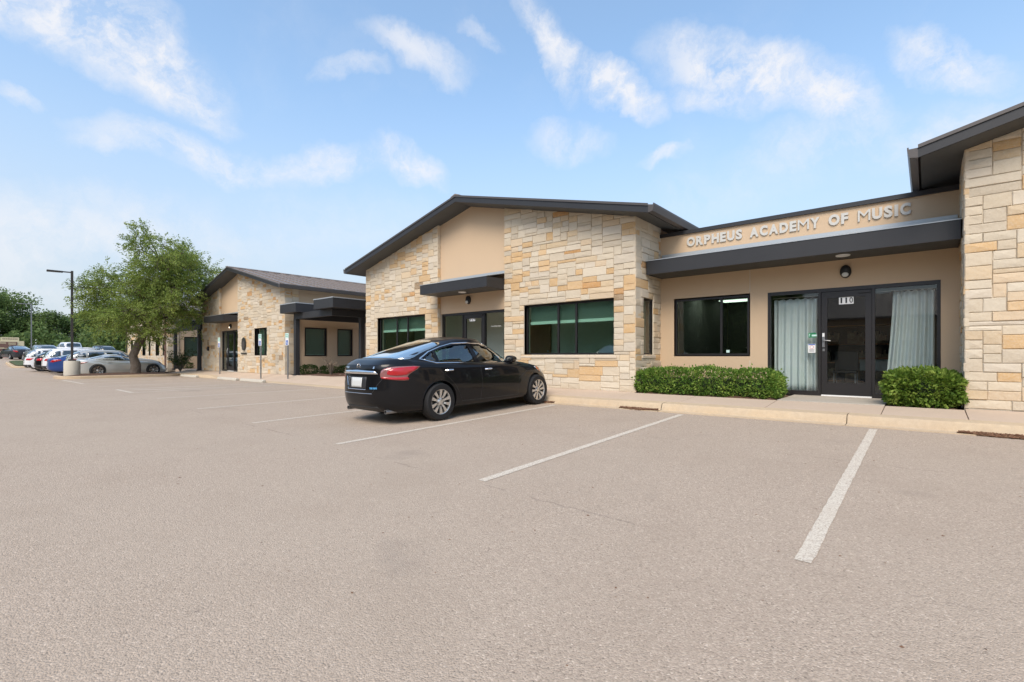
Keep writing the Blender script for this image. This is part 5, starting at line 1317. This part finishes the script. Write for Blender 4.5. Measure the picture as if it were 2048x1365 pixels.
def make_car(S, name, label, paint_, loc, heading, cat='car', group=None, detail=1):
    """local frame: x forward from the rear axle, y left, z up"""
    root = empty(name, (0, 0, 0), label, cat, group)
    me = car_body(S, 112 if detail > 1 else 72, 4 if detail > 1 else 3)
    bvh = bvh_of(me); wb = S['wb']; Rw = S['wr']; Ra = S.get('ra', Rw + .055); W = S['W']
    cut = []
    for ax in (0, wb):
        for sg in (1, -1):
            y0, y1 = (W - .30, W + .3) if sg > 0 else (-W - .3, -W + .30); cut.append(cyl_mesh(ax, Rw + .015, Ra, y0, y1))
    if S.get('hollow'):
        H = dict(S['hollow']); cav = car_body(H, 56, 3); cut.append(cav)
        for poly in S['side_windows']: cut += [prism_mesh([(p[0], p[1]) for p in poly], .42, 1.2), prism_mesh([(p[0], p[1]) for p in poly], -1.2, -.42)]
    for c_ in S.get('top_cuts', ()): cut.append(MB().prism([(p[0], p[1], 1.06) for p in c_], (0, 0, .6)).mesh('c'))
    if S.get('bed'): a, b, w, z = S['bed']; cut.append(MB().box(a, b, -w, w, z, 3).mesh('c'))
    nm = boolean(me, cut) if (detail > 0 or S.get('bed')) else me
    nm.materials.clear(); nm.materials.append(paint_); nm.shade_smooth(); nm.set_sharp_from_angle(angle=R(32)); nm.name = 'body'
    body = link('body', nm, root, None, False)
    R_ = Proj(bvh, (0, 1, 0), (0, 0, 0), (1, 0, 0), (0, 0, 1)); Lf = Proj(bvh, (0, -1, 0), (0, 0, 0), (1, 0, 0), (0, 0, 1))
    gl = G_car if S.get('hollow') else G_carop; off = -.012 if S.get('hollow') else .004
    for P_, s in ((R_, -1), (Lf, 1)):
        for poly in S['side_windows']:
            big = [Vector(p) for p in smooth_poly(poly, 1)]; c = sum(big, Vector((0, 0))) / len(big)
            if S.get('hollow'): big = [c + (p - c) * 1.06 for p in big]
            P_.patch(big, off, 'side_window', gl, root, .07 if detail > 1 else .12, .003)
        for dl in S.get('lines', ()): P_.line(dl, -.001, .0035, 'door_seam', M_blackpl, body, step=.06, n=5)
        if S.get('trim'): P_.line(S['trim'], .004, .0125, 'window_trim', M_chrome, body, closed=True, step=.05, n=6)
        for (hx, hz) in S.get('handles', ()):
            q = P_.hit((hx, hz), 0)
            if q is None: continue
            MB().tube([(hx - .09, q.y + s * .004, hz), (hx - .06, q.y + s * .035, hz + .003), (hx + .05, q.y + s * .038, hz + .006), (hx + .09, q.y + s * .004, hz + .004)], .017, 8).build('door_handle', M_chrome if detail > 1 else paint_, root, smooth=True, ws=False)
        if S.get('mirror'):
            mx_, mz = S['mirror']; q = P_.hit((mx_, mz), 0)
            if q:
                vs = []; nn = 14
                for (t, ry, rz_) in ((-.02, .5, .5), (0, 1, 1), (.08, .98, 1), (.15, .7, .75), (.18, .2, .2)):
                    for i in range(nn): a = 2 * math.pi * i / nn; vs.append((mx_ + t, q.y + s * (.15 + .115 * ry * math.cos(a)), mz + .05 + .075 * rz_ * math.sin(a)))
                mm = MB().add(vs, [(i * nn + k, i * nn + (k + 1) % nn, (i + 1) * nn + (k + 1) % nn, (i + 1) * nn + k) for i in range(4) for k in range(nn)] + [tuple(range(nn)), tuple(range(4 * nn, 5 * nn))]); mm.tube([(mx_ + .05, q.y - s * .02, mz), (mx_ + .05, q.y + s * .08, mz + .02)], .025, 6)
                mo = mm.build('door_mirror', paint_, root, smooth=True, ws=False)
                MB().lathe([(0, 0), (.9, 0)], n=14).build('x', M_chrome) if False else None
        for ax in (0, wb):
            add_wheel(root, ax, s * (W - .118 - S.get('inset', 0)), Rw, .22, S.get('wstyle', 'spoke5'), s)
            if detail > 0:
                arc = [(ax + (Ra - .002) * math.cos(a), Rw + .015 + (Ra - .002) * math.sin(a)) for a in np.linspace(R(-12), R(192), 30)]
                P_.line(arc, -.006, .010, 'arch_lip', S.get('lip', paint_), body, step=.2)
        # inner wheel housings
    for ax in (0, wb):
        for s in (1, -1): MB().box(ax - Ra * .7, ax + Ra * .7, min(s * (W - .32), s * (W - .5)), max(s * (W - .32), s * (W - .5)), .18, Rw + Ra * .6).build('wheel_housing', M_blackpl, root, ws=False)
    MB().box(S['low'][0][2] + .25, S['low'][0][3] - .25, -W + .35, W - .35, .17, S['z0'] + .03).build('underbody', M_blackpl, root, ws=False)
    # windscreens
    B_ = Proj(bvh, (1, 0, -.55), (0, 0, 0), (0, 1, 0), (.482, 0, .876)); Fr = Proj(bvh, (-1, 0, -.55), (0, 0, 0), (0, 1, 0), (-.482, 0, .876))
    def topj(prj, poly3, nm_):
        pl = []
        for (x, y, z) in poly3: v = Vector((x, y, z)); pl.append((v.dot(prj.ax), v.dot(prj.ay)))
        return prj.patch(smooth_poly(pl, 4), .004 if not S.get('hollow') else .0035, nm_, G_carop if not S.get('hollow') else S.get('rearglass', G_carop), root, .09, .003)
    if S.get('backlight'): topj(B_, S['backlight'], 'rear_window')
    if S.get('windscreen'): topj(Fr, S['windscreen'], 'windscreen')
    Rr = Proj(bvh, (1, 0, 0), (0, 0, 0), (0, 1, 0), (0, 0, 1)); Ff = Proj(bvh, (-1, 0, 0), (0, 0, 0), (0, 1, 0), (0, 0, 1))
    for s in (1, -1):
        dr = Vector((.75, -s * .66, 0)).normalized(); axx = Vector((.66, s * .75, 0)).normalized()
        Pq = Proj(bvh, dr, (0, 0, 0), axx, (0, 0, 1))
        for (poly3, m_, of, nm_) in S.get('tails', ()):
            pl = [(Vector((x, s * y, 0)).dot(axx), z) for (x, y, z) in poly3]
            Pq.patch(smooth_poly(pl, 2) if len(pl) > 5 else [Vector(p) for p in pl], of, nm_, m_, root, .05, .006)
        dr = Vector((-.75, -s * .66, 0)).normalized(); axx = Vector((-.66, s * .75, 0)).normalized(); Pq = Proj(bvh, dr, (0, 0, 0), axx, (0, 0, 1))
        for (poly3, m_, of, nm_) in S.get('heads', ()):
            pl = [(Vector((x, s * y, 0)).dot(axx), z) for (x, y, z) in poly3]; Pq.patch([Vector(p) for p in pl], of, nm_, m_, root, .06, .006)
    for (poly, m_, of, nm_) in S.get('rear', ()): Rr.patch([Vector(p) for p in poly], of, nm_, m_, root, .06, .006)
    for (pl, m_, of, rad, nm_, cl_) in S.get('rear_lines', ()): Rr.line(pl, of, rad, nm_, m_, body, cl_, .04)
    for (poly, m_, of, nm_) in S.get('front', ()): Ff.patch([Vector(p) for p in poly], of, nm_, m_, root, .08, .006)
    # pose on the sloping ground
    x0, y0 = loc; hd = Vector((math.cos(heading), math.sin(heading))); sd_ = Vector((-hd.y, hd.x))
    c = Vector((x0, y0)); A = c; Bp = c + hd * wb; zA, zB = G(*A), G(*Bp); tl = .75
    zl = G(*(c + hd * wb / 2 + sd_ * tl)); zr_ = G(*(c + hd * wb / 2 - sd_ * tl))
    fx = Vector((hd.x * wb, hd.y * wb, zB - zA)).normalized(); ly = Vector((sd_.x * 2 * tl, sd_.y * 2 * tl, zl - zr_)).normalized(); uz = fx.cross(ly).normalized(); ly = uz.cross(fx)
    mt = Matrix((fx, ly, uz)).transposed().to_4x4(); mt.translation = Vector((x0, y0, (zA + G(*(A + sd_ * tl)) + G(*(A - sd_ * tl))) / 3 + .002)); root.matrix_basis = mt
    return root, bvh, body

# ---- black saloon
SED = dict(inset=.022, wb=2.776, wr=.325, ra=.362, W=.915, z0=.20, tf=.11, tr=.07, wstyle='petal', crown=1.0,
    shoulder=[(-1.15, .985), (-.9, 1.0), (-.4, .985), (.3, .955), (1.3, .925), (2.2, .905), (2.8, .865), (3.3, .785), (3.6, .70), (3.75, .66)],
    belt=[(-1.0, 1.075), (-.7, 1.085), (-.3, 1.04), (.2, .995), (1.2, .965), (2.0, .955), (2.35, .975), (2.5, .96)],
    low=[(0.0, .80, -.86, 3.40, 4.5, 3.6), (.03, .86, -.95, 3.58, 4.5, 3.4), (.16, .895, -1.06, 3.70, 4.2, 3.2), (.38, .912, -1.10, 3.73, 4.0, 3.0), (.58, .915, -1.095, 3.71, 4.0, 3.0), (.80, .905, -1.075, 3.64, 4.2, 3.0), (.93, .890, -1.06, 3.54, 4.4, 3.0), (1.0, .865, -1.035, 3.44, 4.6, 3.0)],
    gh=[(0, -.74, 2.34, .80, 4.5, 3.2, .16), (.30, -.44, 2.06, .755, 4.6, 3.4, .14), (.65, -.02, 1.72, .685, 4.8, 3.8, .12), (.90, .33, 1.44, .625, 5, 4.4, .10), (1.0, .52, 1.33, .585, 5, 5, .10)],
    roof_edge=[(.50, 1.388), (.7, 1.412), (1.0, 1.418), (1.33, 1.392)],
    side_windows=[[(-.26, 1.065), (-.02, 1.02), (-.0, 1.20), (-.12, 1.145)], [(.06, 1.015), (.93, .985), (.84, 1.325), (.55, 1.315), (.28, 1.268), (.05, 1.205)], [(1.04, .985), (2.02, .985), (1.80, 1.11), (1.50, 1.225), (1.2, 1.30), (.94, 1.325)]],
    trim=[(-.32, 1.075), (-.04, .998), (.5, .983), (1.2, .963), (2.12, .96), (1.84, 1.12), (1.52, 1.245), (1.2, 1.325), (.85, 1.35), (.5, 1.338), (.2, 1.275), (-.08, 1.19)],
    top_cuts=[[(-.60, -.56), (-.60, .56), (-.2, .545), (.26, .46), (.31, 0), (.26, -.46), (-.2, -.545)], [(1.47, -.46), (1.45, 0), (1.47, .46), (1.80, .56), (2.12, .58), (2.18, 0), (2.12, -.58), (1.80, -.56)]],
    lines=[[(.98, .96), (1.0, .6), (.96, .30)], [(.0, .99), (.02, .86), (.18, .74), (.33, .60), (.42, .45), (.50, .30)], [(2.05, .95), (2.12, .7), (2.08, .30)], [(.5, .30), (2.08, .28)], [(-.50, .99), (-.86, .965)], [(2.12, .62), (2.5, .80)]],
    handles=[(.20, .865), (1.18, .845)], mirror=(1.93, .96),
    hollow=dict(z0=.45, shoulder=[(-.3, .9), (3, .85)], belt=[(-.5, .98), (2.4, .90)], low=[(0, .70, -.2, 2.2, 4, 4), (.5, .76, -.25, 2.2, 4, 4), (1, .74, -.3, 2.2, 4, 4)],
                gh=[(0, -.32, 2.10, .73, 4, 4), (.35, -.12, 1.85, .675, 4, 4), (.7, .22, 1.60, .60, 4, 4), (1, .52, 1.25, .50, 4, 4)], roof_edge=[(-.2, 1.12), (.4, 1.29), (1.0, 1.34), (1.4, 1.30), (2, 1.1)], crown=.4, sharp=False),
    backlight=[(-.64, -.62, 1.11), (-.70, -.3, 1.11), (-.71, 0, 1.11), (-.70, .3, 1.11), (-.64, .62, 1.11), (-.25, .60, 1.225), (.25, .52, 1.36), (.34, .25, 1.395), (.35, 0, 1.40), (.34, -.25, 1.395), (.25, -.52, 1.36), (-.25, -.60, 1.225)],
    windscreen=[(2.2, -.66, 1.02), (2.3, 0, 1.02), (2.2, .66, 1.02), (1.80, .62, 1.22), (1.42, .53, 1.375), (1.45, 0, 1.40), (1.42, -.53, 1.375), (1.80, -.62, 1.22)],
    rearglass=glass_mat('rear_screen_glass', (.60, .70, .70), 9.0),
    tails=[([(-1.02, .56, .79), (-1.05, .60, .90), (-.98, .70, .955), (-.80, .86, .965), (-.50, .90, .955), (-.68, .90, .86), (-.78, .90, .80), (-.76, .90, .735), (-.92, .82, .74), (-1.02, .66, .77)], M_plastic_clear, .006, 'taillight'),
           ([(-1.00, .68, .845), (-.97, .72, .925), (-.84, .85, .948), (-.53, .90, .950), (-.68, .90, .87), (-.79, .88, .825), (-.92, .80, .815)], M_plastic_red, .013, 'taillight_lens'),
           ([(-1.02, .585, .775), (-.92, .82, .745), (-.77, .90, .742), (-.78, .90, .785), (-.92, .82, .785), (-1.02, .62, .80)], M_plastic_red, .013, 'taillight_lens')],
    heads=[([(3.30, .72, .66), (3.48, .60, .64), (3.35, .68, .74), (2.92, .84, .83), (3.05, .84, .74)], M_lens, .006, 'headlight'), ([(3.02, .86, .78), (3.16, .82, .70), (3.22, .80, .76), (3.06, .84, .82)], M_amber, .012, 'indicator')],
    rear=[([(-.26, .60), (.26, .60), (.26, .80), (-.26, .80)], M_blackpl, .004, 'plate_recess'), ([(-.155, .625), (.155, .625), (.155, .785), (-.155, .785)], M_plate, .014, 'licence_plate'),
          ([(-.50, .845), (.50, .845), (.44, .895), (.0, .912), (-.44, .895)], M_chrome, .016, 'chrome_bar'),
          ([(-.52, .235), (.52, .235), (.44, .31), (-.44, .31)], M_blackpl, .006, 'lower_valance')],
    rear_lines=[([(-.57, .93), (-.55, .76), (-.40, .535), (.40, .535), (.55, .76), (.57, .93)], M_blackpl, -.001, .005, 'boot_seam', False), ([(-.26, .59), (.26, .59), (.32, .80)], M_chrome, .004, .005, 'recess_trim', False),
                ([(-.40, .525), (.40, .525)], M_chrome, .002, .004, 'bumper_edge', False)],
    front=[([(-.5, .32), (.5, .32), (.5, .55), (-.5, .55)], M_blackpl, .004, 'grille')])
CX = -7.30; CY = 5.64
car, bvh, cbody = make_car(SED, 'parked_saloon', 'shiny black four door saloon parked nose in before entrance 109', P_black, (CX, CY), R(90), 'car', 'parked cars', 2)
def crender(mb, name, m, **k): return mb.build(name, m, car, ws=False, **k)
# badge: ring with a bar and its word, model name and trim letter
Rr = Proj(bvh, (1, 0, 0), (0, 0, 0), (0, 1, 0), (0, 0, 1))
bp = Rr.hit((0, .965), .008); bx_ = (bp.x if bp else -1.05)
bdg = MB().lathe([(.040, bx_), (.052, bx_), (.052, bx_ + .012), (.040, bx_ + .012)], (0, 0, 0), 28, 'Y'); bdg.v = [(y, -x, z + .965) for x, y, z in bdg.v]
bdg.box(bx_ - .004, bx_ + .010, -.062, .062, .955, .975); bo = crender(bdg, 'badge', M_chrome)
def rear_text(t, y0, z0, w, h, m, x=None):
    q = Rr.hit((y0 - w / 2, z0), .006); xx = (q.x if q else -1.05) - .004 if x is None else x
    src = glyphs(t, .1, .003, .003); me = src.copy(); me.materials.clear(); co = np.array([v.co[:] for v in me.vertices]); mn = co.min(0); mxx = co.max(0)
    for v in me.vertices:
        a = (v.co.x - mn[0]) / (mxx[0] - mn[0]) * w; b = (v.co.y - mn[1]) / (mxx[1] - mn[1]) * h; yy = y0 - a; zz = z0 + b
        qq = Rr.hit((yy, zz), .009) if x is None else None
        v.co = Vector(((qq.x if qq else xx) - v.co.z, yy, zz))
    link('badge_letters', me, car, m, False)
rear_text('NISSAN', .055, .958, .11, .014, M_blackp, bx_ - .006)
rear_text('ALTIMA', .445, .935, .17, .03, M_chrome); rear_text('S', -.40, .935, .03, .034, M_chrome); rear_text('PURE DRIVE', -.36, .60, .13, .03, mat('blue_badge', (.10, .35, .62), .3))
# exhaust tips
for s in (1, -1):
    MB().lathe([(.030, -.0), (.037, 0), (.037, .22), (.030, .22)], n=20, axis='Y').v
    t_ = MB().lathe([(.028, 0), (.036, 0), (.038, .20), (.030, .20), (.028, .02)], n=20, axis='Y'); t_.v = [(y - .93, s * .56 + x, z + .222) for x, y, z in t_.v]; crender(t_, 'exhaust_tip', M_steel, smooth=True)
# cabin
mb = MB()
for (x, y) in ((1.25, .37), (1.25, -.37)):
    mb.hexa([(x - .25, y - .24, .45), (x + .28, y - .24, .45), (x + .28, y + .24, .45), (x - .25, y + .24, .45)], [(x - .25, y - .24, .58), (x + .28, y - .24, .60), (x + .28, y + .24, .60), (x - .25, y + .24, .58)])
    mb.hexa([(x - .30, y - .23, .56), (x - .16, y - .23, .56), (x - .16, y + .23, .56), (x - .30, y + .23, .56)], [(x - .50, y - .18, 1.06), (x - .42, y - .18, 1.06), (x - .42, y + .18, 1.06), (x - .50, y + .18, 1.06)])
    mb.hexa([(x - .50, y - .12, 1.08), (x - .42, y - .12, 1.08), (x - .42, y + .12, 1.08), (x - .50, y + .12, 1.08)], [(x - .53, y - .10, 1.25), (x - .46, y - .10, 1.25), (x - .46, y + .10, 1.25), (x - .53, y + .10, 1.25)])
crender(mb, 'front_seats', M_seat, bevel=.02)
mb = MB().hexa([(.0, -.6, .45), (.45, -.6, .45), (.45, .6, .45), (.0, .6, .45)], [(.0, -.6, .62), (.45, -.6, .62), (.45, .6, .62), (.0, .6, .62)]).hexa([(-.05, -.58, .6), (.08, -.58, .6), (.08, .58, .6), (-.05, .58, .6)], [(-.20, -.52, 1.06), (-.12, -.52, 1.06), (-.12, .52, 1.06), (-.20, .52, 1.06)])
for y in (-.33, .33): mb.hexa([(-.21, y - .1, 1.06), (-.13, y - .1, 1.06), (-.13, y + .1, 1.06), (-.21, y + .1, 1.06)], [(-.17, y - .08, 1.17), (-.10, y - .08, 1.17), (-.10, y + .08, 1.17), (-.17, y + .08, 1.17)])
crender(mb, 'rear_seat', M_seat, bevel=.02)
crender(MB().box(1.85, 2.25, -.62, .62, .75, .93), 'dashboard', M_seat, bevel=.03)
st_w = MB().tube([(1.78 + .06 * math.sin(a), .36 + .18 * math.cos(a), .92 + .17 * math.sin(a)) for a in np.linspace(0, 2 * math.pi, 20)], .014, 6); crender(st_w, 'steering_wheel', M_blackpl)

# ---- silver sports coupe
def base_tail(x, y0, y1, z0, z1, m=M_plastic_red): return ([(x, y0, z0), (x + .05, y1, z0), (x + .18, y1 + .03, z1), (x, y0, z1)], m, .008, 'taillight')
COUPE = dict(wb=2.60, wr=.335, ra=.375, W=.93, z0=.14, tf=.12, tr=.06, wstyle='spoke7', crown=.8,
    shoulder=[(-.9, .93), (-.5, .92), (0, .885), (.8, .80), (1.6, .765), (2.2, .80), (2.6, .80), (3.0, .72), (3.5, .56)],
    belt=[(-.6, .97), (-.2, .93), (.6, .865), (1.4, .825), (1.9, .86), (2.2, .86)],
    low=[(0, .84, -.72, 3.2, 4, 3), (.05, .89, -.80, 3.35, 4, 3), (.3, .925, -.90, 3.47, 3.6, 2.8), (.6, .93, -.92, 3.45, 3.6, 2.8), (.85, .925, -.92, 3.38, 3.8, 2.8), (1, .88, -.90, 3.25, 4, 2.8)],
    gh=[(0, -.55, 1.95, .74, 4, 3, .15), (.4, -.22, 1.6, .68, 4, 3.2, .12), (.8, .22, 1.2, .585, 4, 4, .1), (1, .42, 1.0, .54, 4, 4, .1)],
    roof_edge=[(-.4, 1.05), (.2, 1.17), (.6, 1.215), (1.0, 1.205), (1.5, 1.1)],
    side_windows=[[(-.18, .985), (.25, .93), (1.0, .90), (1.72, .885), (1.45, 1.02), (1.05, 1.12), (.6, 1.145), (.2, 1.09)]],
    lines=[[(.35, .88), (.30, .6), (.38, .26)], [(1.82, .84), (1.90, .55), (1.86, .26)]], handles=[(.5, .78)], mirror=(1.55, .90),
    backlight=[(-.40, -.5, 1.02), (-.45, 0, 1.03), (-.40, .5, 1.02), (.2, .45, 1.19), (.22, 0, 1.21), (.2, -.45, 1.19)], windscreen=[(1.85, -.6, .9), (1.95, 0, .9), (1.85, .6, .9), (1.2, .48, 1.18), (1.22, 0, 1.2), (1.2, -.48, 1.18)],
    tails=[([(-.90, .50, .78), (-.80, .78, .80), (-.50, .90, .84), (-.62, .90, .79), (-.80, .80, .73), (-.90, .60, .70)], M_plastic_clear, .008, 'taillight')],
    heads=[([(3.1, .70, .60), (3.2, .6, .62), (2.75, .80, .74), (2.8, .84, .68)], M_lens, .006, 'headlight')],
    rear=[([(-.3, .30), (.3, .30), (.3, .42), (-.3, .42)], M_blackpl, .006, 'licence_plate')], front=[([(-.3, .3), (.3, .3), (.3, .5), (-.3, .5)], M_blackpl, .005, 'grille')])
make_car(COUPE, 'sports_coupe', 'silver low sports coupe parked behind the tree trunk', P_silver, (-36.55, 5.72), R(90), 'car', 'parked cars', 1)

def suv(L=4.7, H=1.70, wb=2.7, hatch=.25, W=.92, wr=.36):
    rear = -.95; f = L + rear
    return dict(wb=wb, wr=wr, W=W, z0=.26, tf=.10, tr=.04, wstyle='spoke5', crown=.9,
        shoulder=[(rear, 1.0), (0, .99), (1.5, .97), (wb - .4, .98), (wb + .3, .95), (f - .25, .82), (f, .75)], belt=[(rear, 1.06), (0, 1.05), (1.5, 1.03), (wb - .5, 1.05), (wb, 1.05)],
        low=[(0, .80, rear + .2, f - .3, 4.4, 3.4), (.06, .87, rear + .1, f - .12, 4.4, 3.2), (.3, .915, rear, f, 4, 3), (.6, .92, rear, f, 4, 3), (.85, .905, rear + .02, f - .08, 4.2, 3), (1, .87, rear + .05, f - .2, 4.4, 3)],
        gh=[(0, rear + .08, wb - .30, .83, 5, 3.4, .12), (.4, rear + .16, wb - .65, .79, 5, 3.6, .1), (.8, rear + .16 + hatch * .6, wb - 1.0, .71, 5, 4.2, .08), (1, rear + .22 + hatch, wb - 1.2, .66, 5, 5, .08)],
        roof_edge=[(rear, H - .12), (0, H - .06), (.8, H - .05), (wb - 1.2, H - .09), (wb - .6, H - .2)],
        side_windows=[[(rear + .30, 1.12), (-.10, 1.09), (-.10, H - .18), (rear + .60, H - .22)], [(-.02, 1.09), (.78, 1.08), (.74, H - .14), (-.02, H - .16)], [(.86, 1.08), (wb - .62, 1.08), (wb - 1.12, H - .18), (.82, H - .14)]],
        lines=[[(.82, 1.03), (.84, .6), (.8, .36)], [(-.02, 1.0), (.1, .78), (.40, .4)]], handles=[(.05, .93), (1.0, .92)], mirror=(wb - .75, 1.06),
        backlight=[(rear + .1, -.62, 1.12), (rear + .1, .62, 1.12), (rear + .25 + hatch * .7, .56, H - .16), (rear + .25 + hatch * .7, -.56, H - .16)],
        windscreen=[(wb - .45, -.62, 1.12), (wb - .4, 0, 1.12), (wb - .45, .62, 1.12), (wb - 1.1, .54, H - .16), (wb - 1.08, 0, H - .14), (wb - 1.1, -.54, H - .16)],
        tails=[([(rear + .02, .52, .86), (rear + .10, .86, .84), (rear + .32, .92, .98), (rear + .12, .86, 1.02), (rear + .04, .55, .98)], M_plastic_red, .008, 'taillight')],
        rear=[([(-.72, .30), (.72, .30), (.72, .52), (-.72, .52)], M_blackpl, .006, 'rear_bumper_trim'), ([(-.16, .70), (.16, .70), (.16, .82), (-.16, .82)], M_plate, .008, 'licence_plate')],
        front=[([(-.5, .4), (.5, .4), (.5, .8), (-.5, .8)], M_blackpl, .005, 'grille')], lip=M_blackpl)
def lowcar(H=1.46, L=4.8, wb=2.75):
    S = {k: v for k, v in SED.items() if k not in ('hollow', 'rearglass', 'trim')}; S['tails'] = [([(-1.03, .50, .80), (-.98, .72, .78), (-.62, .91, .90), (-.72, .90, .97), (-1.0, .66, .93)], M_plastic_red, .008, 'taillight')]
    S['rear'] = [SED['rear'][1], SED['rear'][3]]; S['rear_lines'] = ()
    S['backlight'] = SED['backlight']; S['wstyle'] = 'spoke5'; return S
WAG = suv(4.9, 1.56, 2.85, .55)
cars2 = [(WAG, 'silver estate with dark side windows parked beyond the silver coupe', P_pearl, (-39.75, 5.8), 'parked_estate'),
         (lowcar(), 'blue saloon whose rear corner shows behind the round lamp base', P_blue, (-42.3, 5.4), 'parked_saloon'),
         (suv(4.7, 1.70, 2.7, .3), 'white sport utility car between the blue saloon and the black hatchback', P_white, (-45.2, 5.3), 'parked_suv'),
         (suv(4.4, 1.52, 2.6, .45), 'black hatchback squeezed between two white cars', P_black, (-48.3, 5.2), 'parked_hatchback'),
         (suv(4.75, 1.74, 2.75, .5), 'leftmost white sport utility car with red round tail lamps', P_white, (-51.5, 4.92), 'parked_suv')]
for (S, lb, p, loc, nm_) in cars2: make_car(S, nm_, lb, p, loc, R(90), 'car', 'parked cars', 1)
PICK = dict(wb=3.7, wr=.40, W=1.0, z0=.36, tf=.06, tr=.02, wstyle='spoke5', crown=.8,
    shoulder=[(-1.2, 1.36), (1.2, 1.36), (3.0, 1.28), (4.3, 1.2), (4.6, 1.1)], belt=[(-1.2, 1.37), (.9, 1.37), (2.6, 1.32), (3.2, 1.32)],
    low=[(0, .86, -1.0, 4.3, 8, 4), (.05, .95, -1.1, 4.5, 8, 4), (.3, .995, -1.16, 4.62, 8, 4), (.7, 1.0, -1.17, 4.62, 8, 4), (1, .97, -1.15, 4.55, 8, 4)],
    gh=[(0, .95, 3.0, .88, 7, 4, .06), (.4, 1.0, 2.75, .84, 7, 4, .06), (.85, 1.1, 2.35, .77, 7, 4, .06), (1, 1.2, 2.2, .72, 7, 5, .06)],
    roof_edge=[(.9, 1.86), (1.6, 1.90), (2.3, 1.87), (3, 1.7)], bed=(-1.08, .85, .80, .95),
    side_windows=[[(1.1, 1.42), (1.85, 1.40), (1.85, 1.80), (1.18, 1.80)], [(1.93, 1.40), (2.8, 1.38), (2.35, 1.78), (1.93, 1.80)]], lines=[[(1.05, 1.35), (1.05, .6)], [(1.9, 1.35), (1.9, .6)]], handles=[(1.2, 1.2), (2.1, 1.2)], mirror=(2.7, 1.38),
    backlight=[(1.0, -.66, 1.46), (1.0, .66, 1.46), (1.1, .60, 1.80), (1.1, -.60, 1.80)],
    tails=[([(-1.17, .84, 1.02), (-1.12, .98, 1.02), (-1.0, 1.0, 1.30), (-1.17, .84, 1.30)], M_plastic_red, .008, 'taillight')],
    rear=[([(-.12, 1.16), (.12, 1.16), (.12, 1.24), (-.12, 1.24)], M_blackpl, .008, 'tailgate_handle'), ([(-.9, .48), (.9, .48), (.9, .64), (-.9, .64)], M_steel, .03, 'rear_bumper')],
    front=[([(-.6, .7), (.6, .7), (.6, 1.1), (-.6, 1.1)], M_blackpl, .005, 'grille')])
make_car(PICK, 'pickup_truck', 'white crew cab pickup seen from behind in the far row', P_white, (-69.1, 9.6), R(200), 'pickup truck', 'parked cars', 1)
for (S, lb, p, loc, nm_) in [(suv(4.8, 1.62, 2.8, .5), 'charcoal estate facing away, right of the white pickup', P_char, (-70.0, 11.9), 'parked_estate'),
                             (suv(4.7, 1.66, 2.75, .6), 'grey sport utility car facing away, left of the white pickup', P_grey, (-68, 6.9), 'parked_suv'),
                             (lowcar(), 'dark car at the far end of the row near the monument sign', P_char, (-74, 5.5), 'parked_saloon')]:
    make_car(S, nm_, lb, p, loc, R(193), 'car', 'parked cars', 1)
# cars on the other side of the aisle whose reflections show in the doors
print('objects', len(bpy.data.objects), 'time', time.process_time())
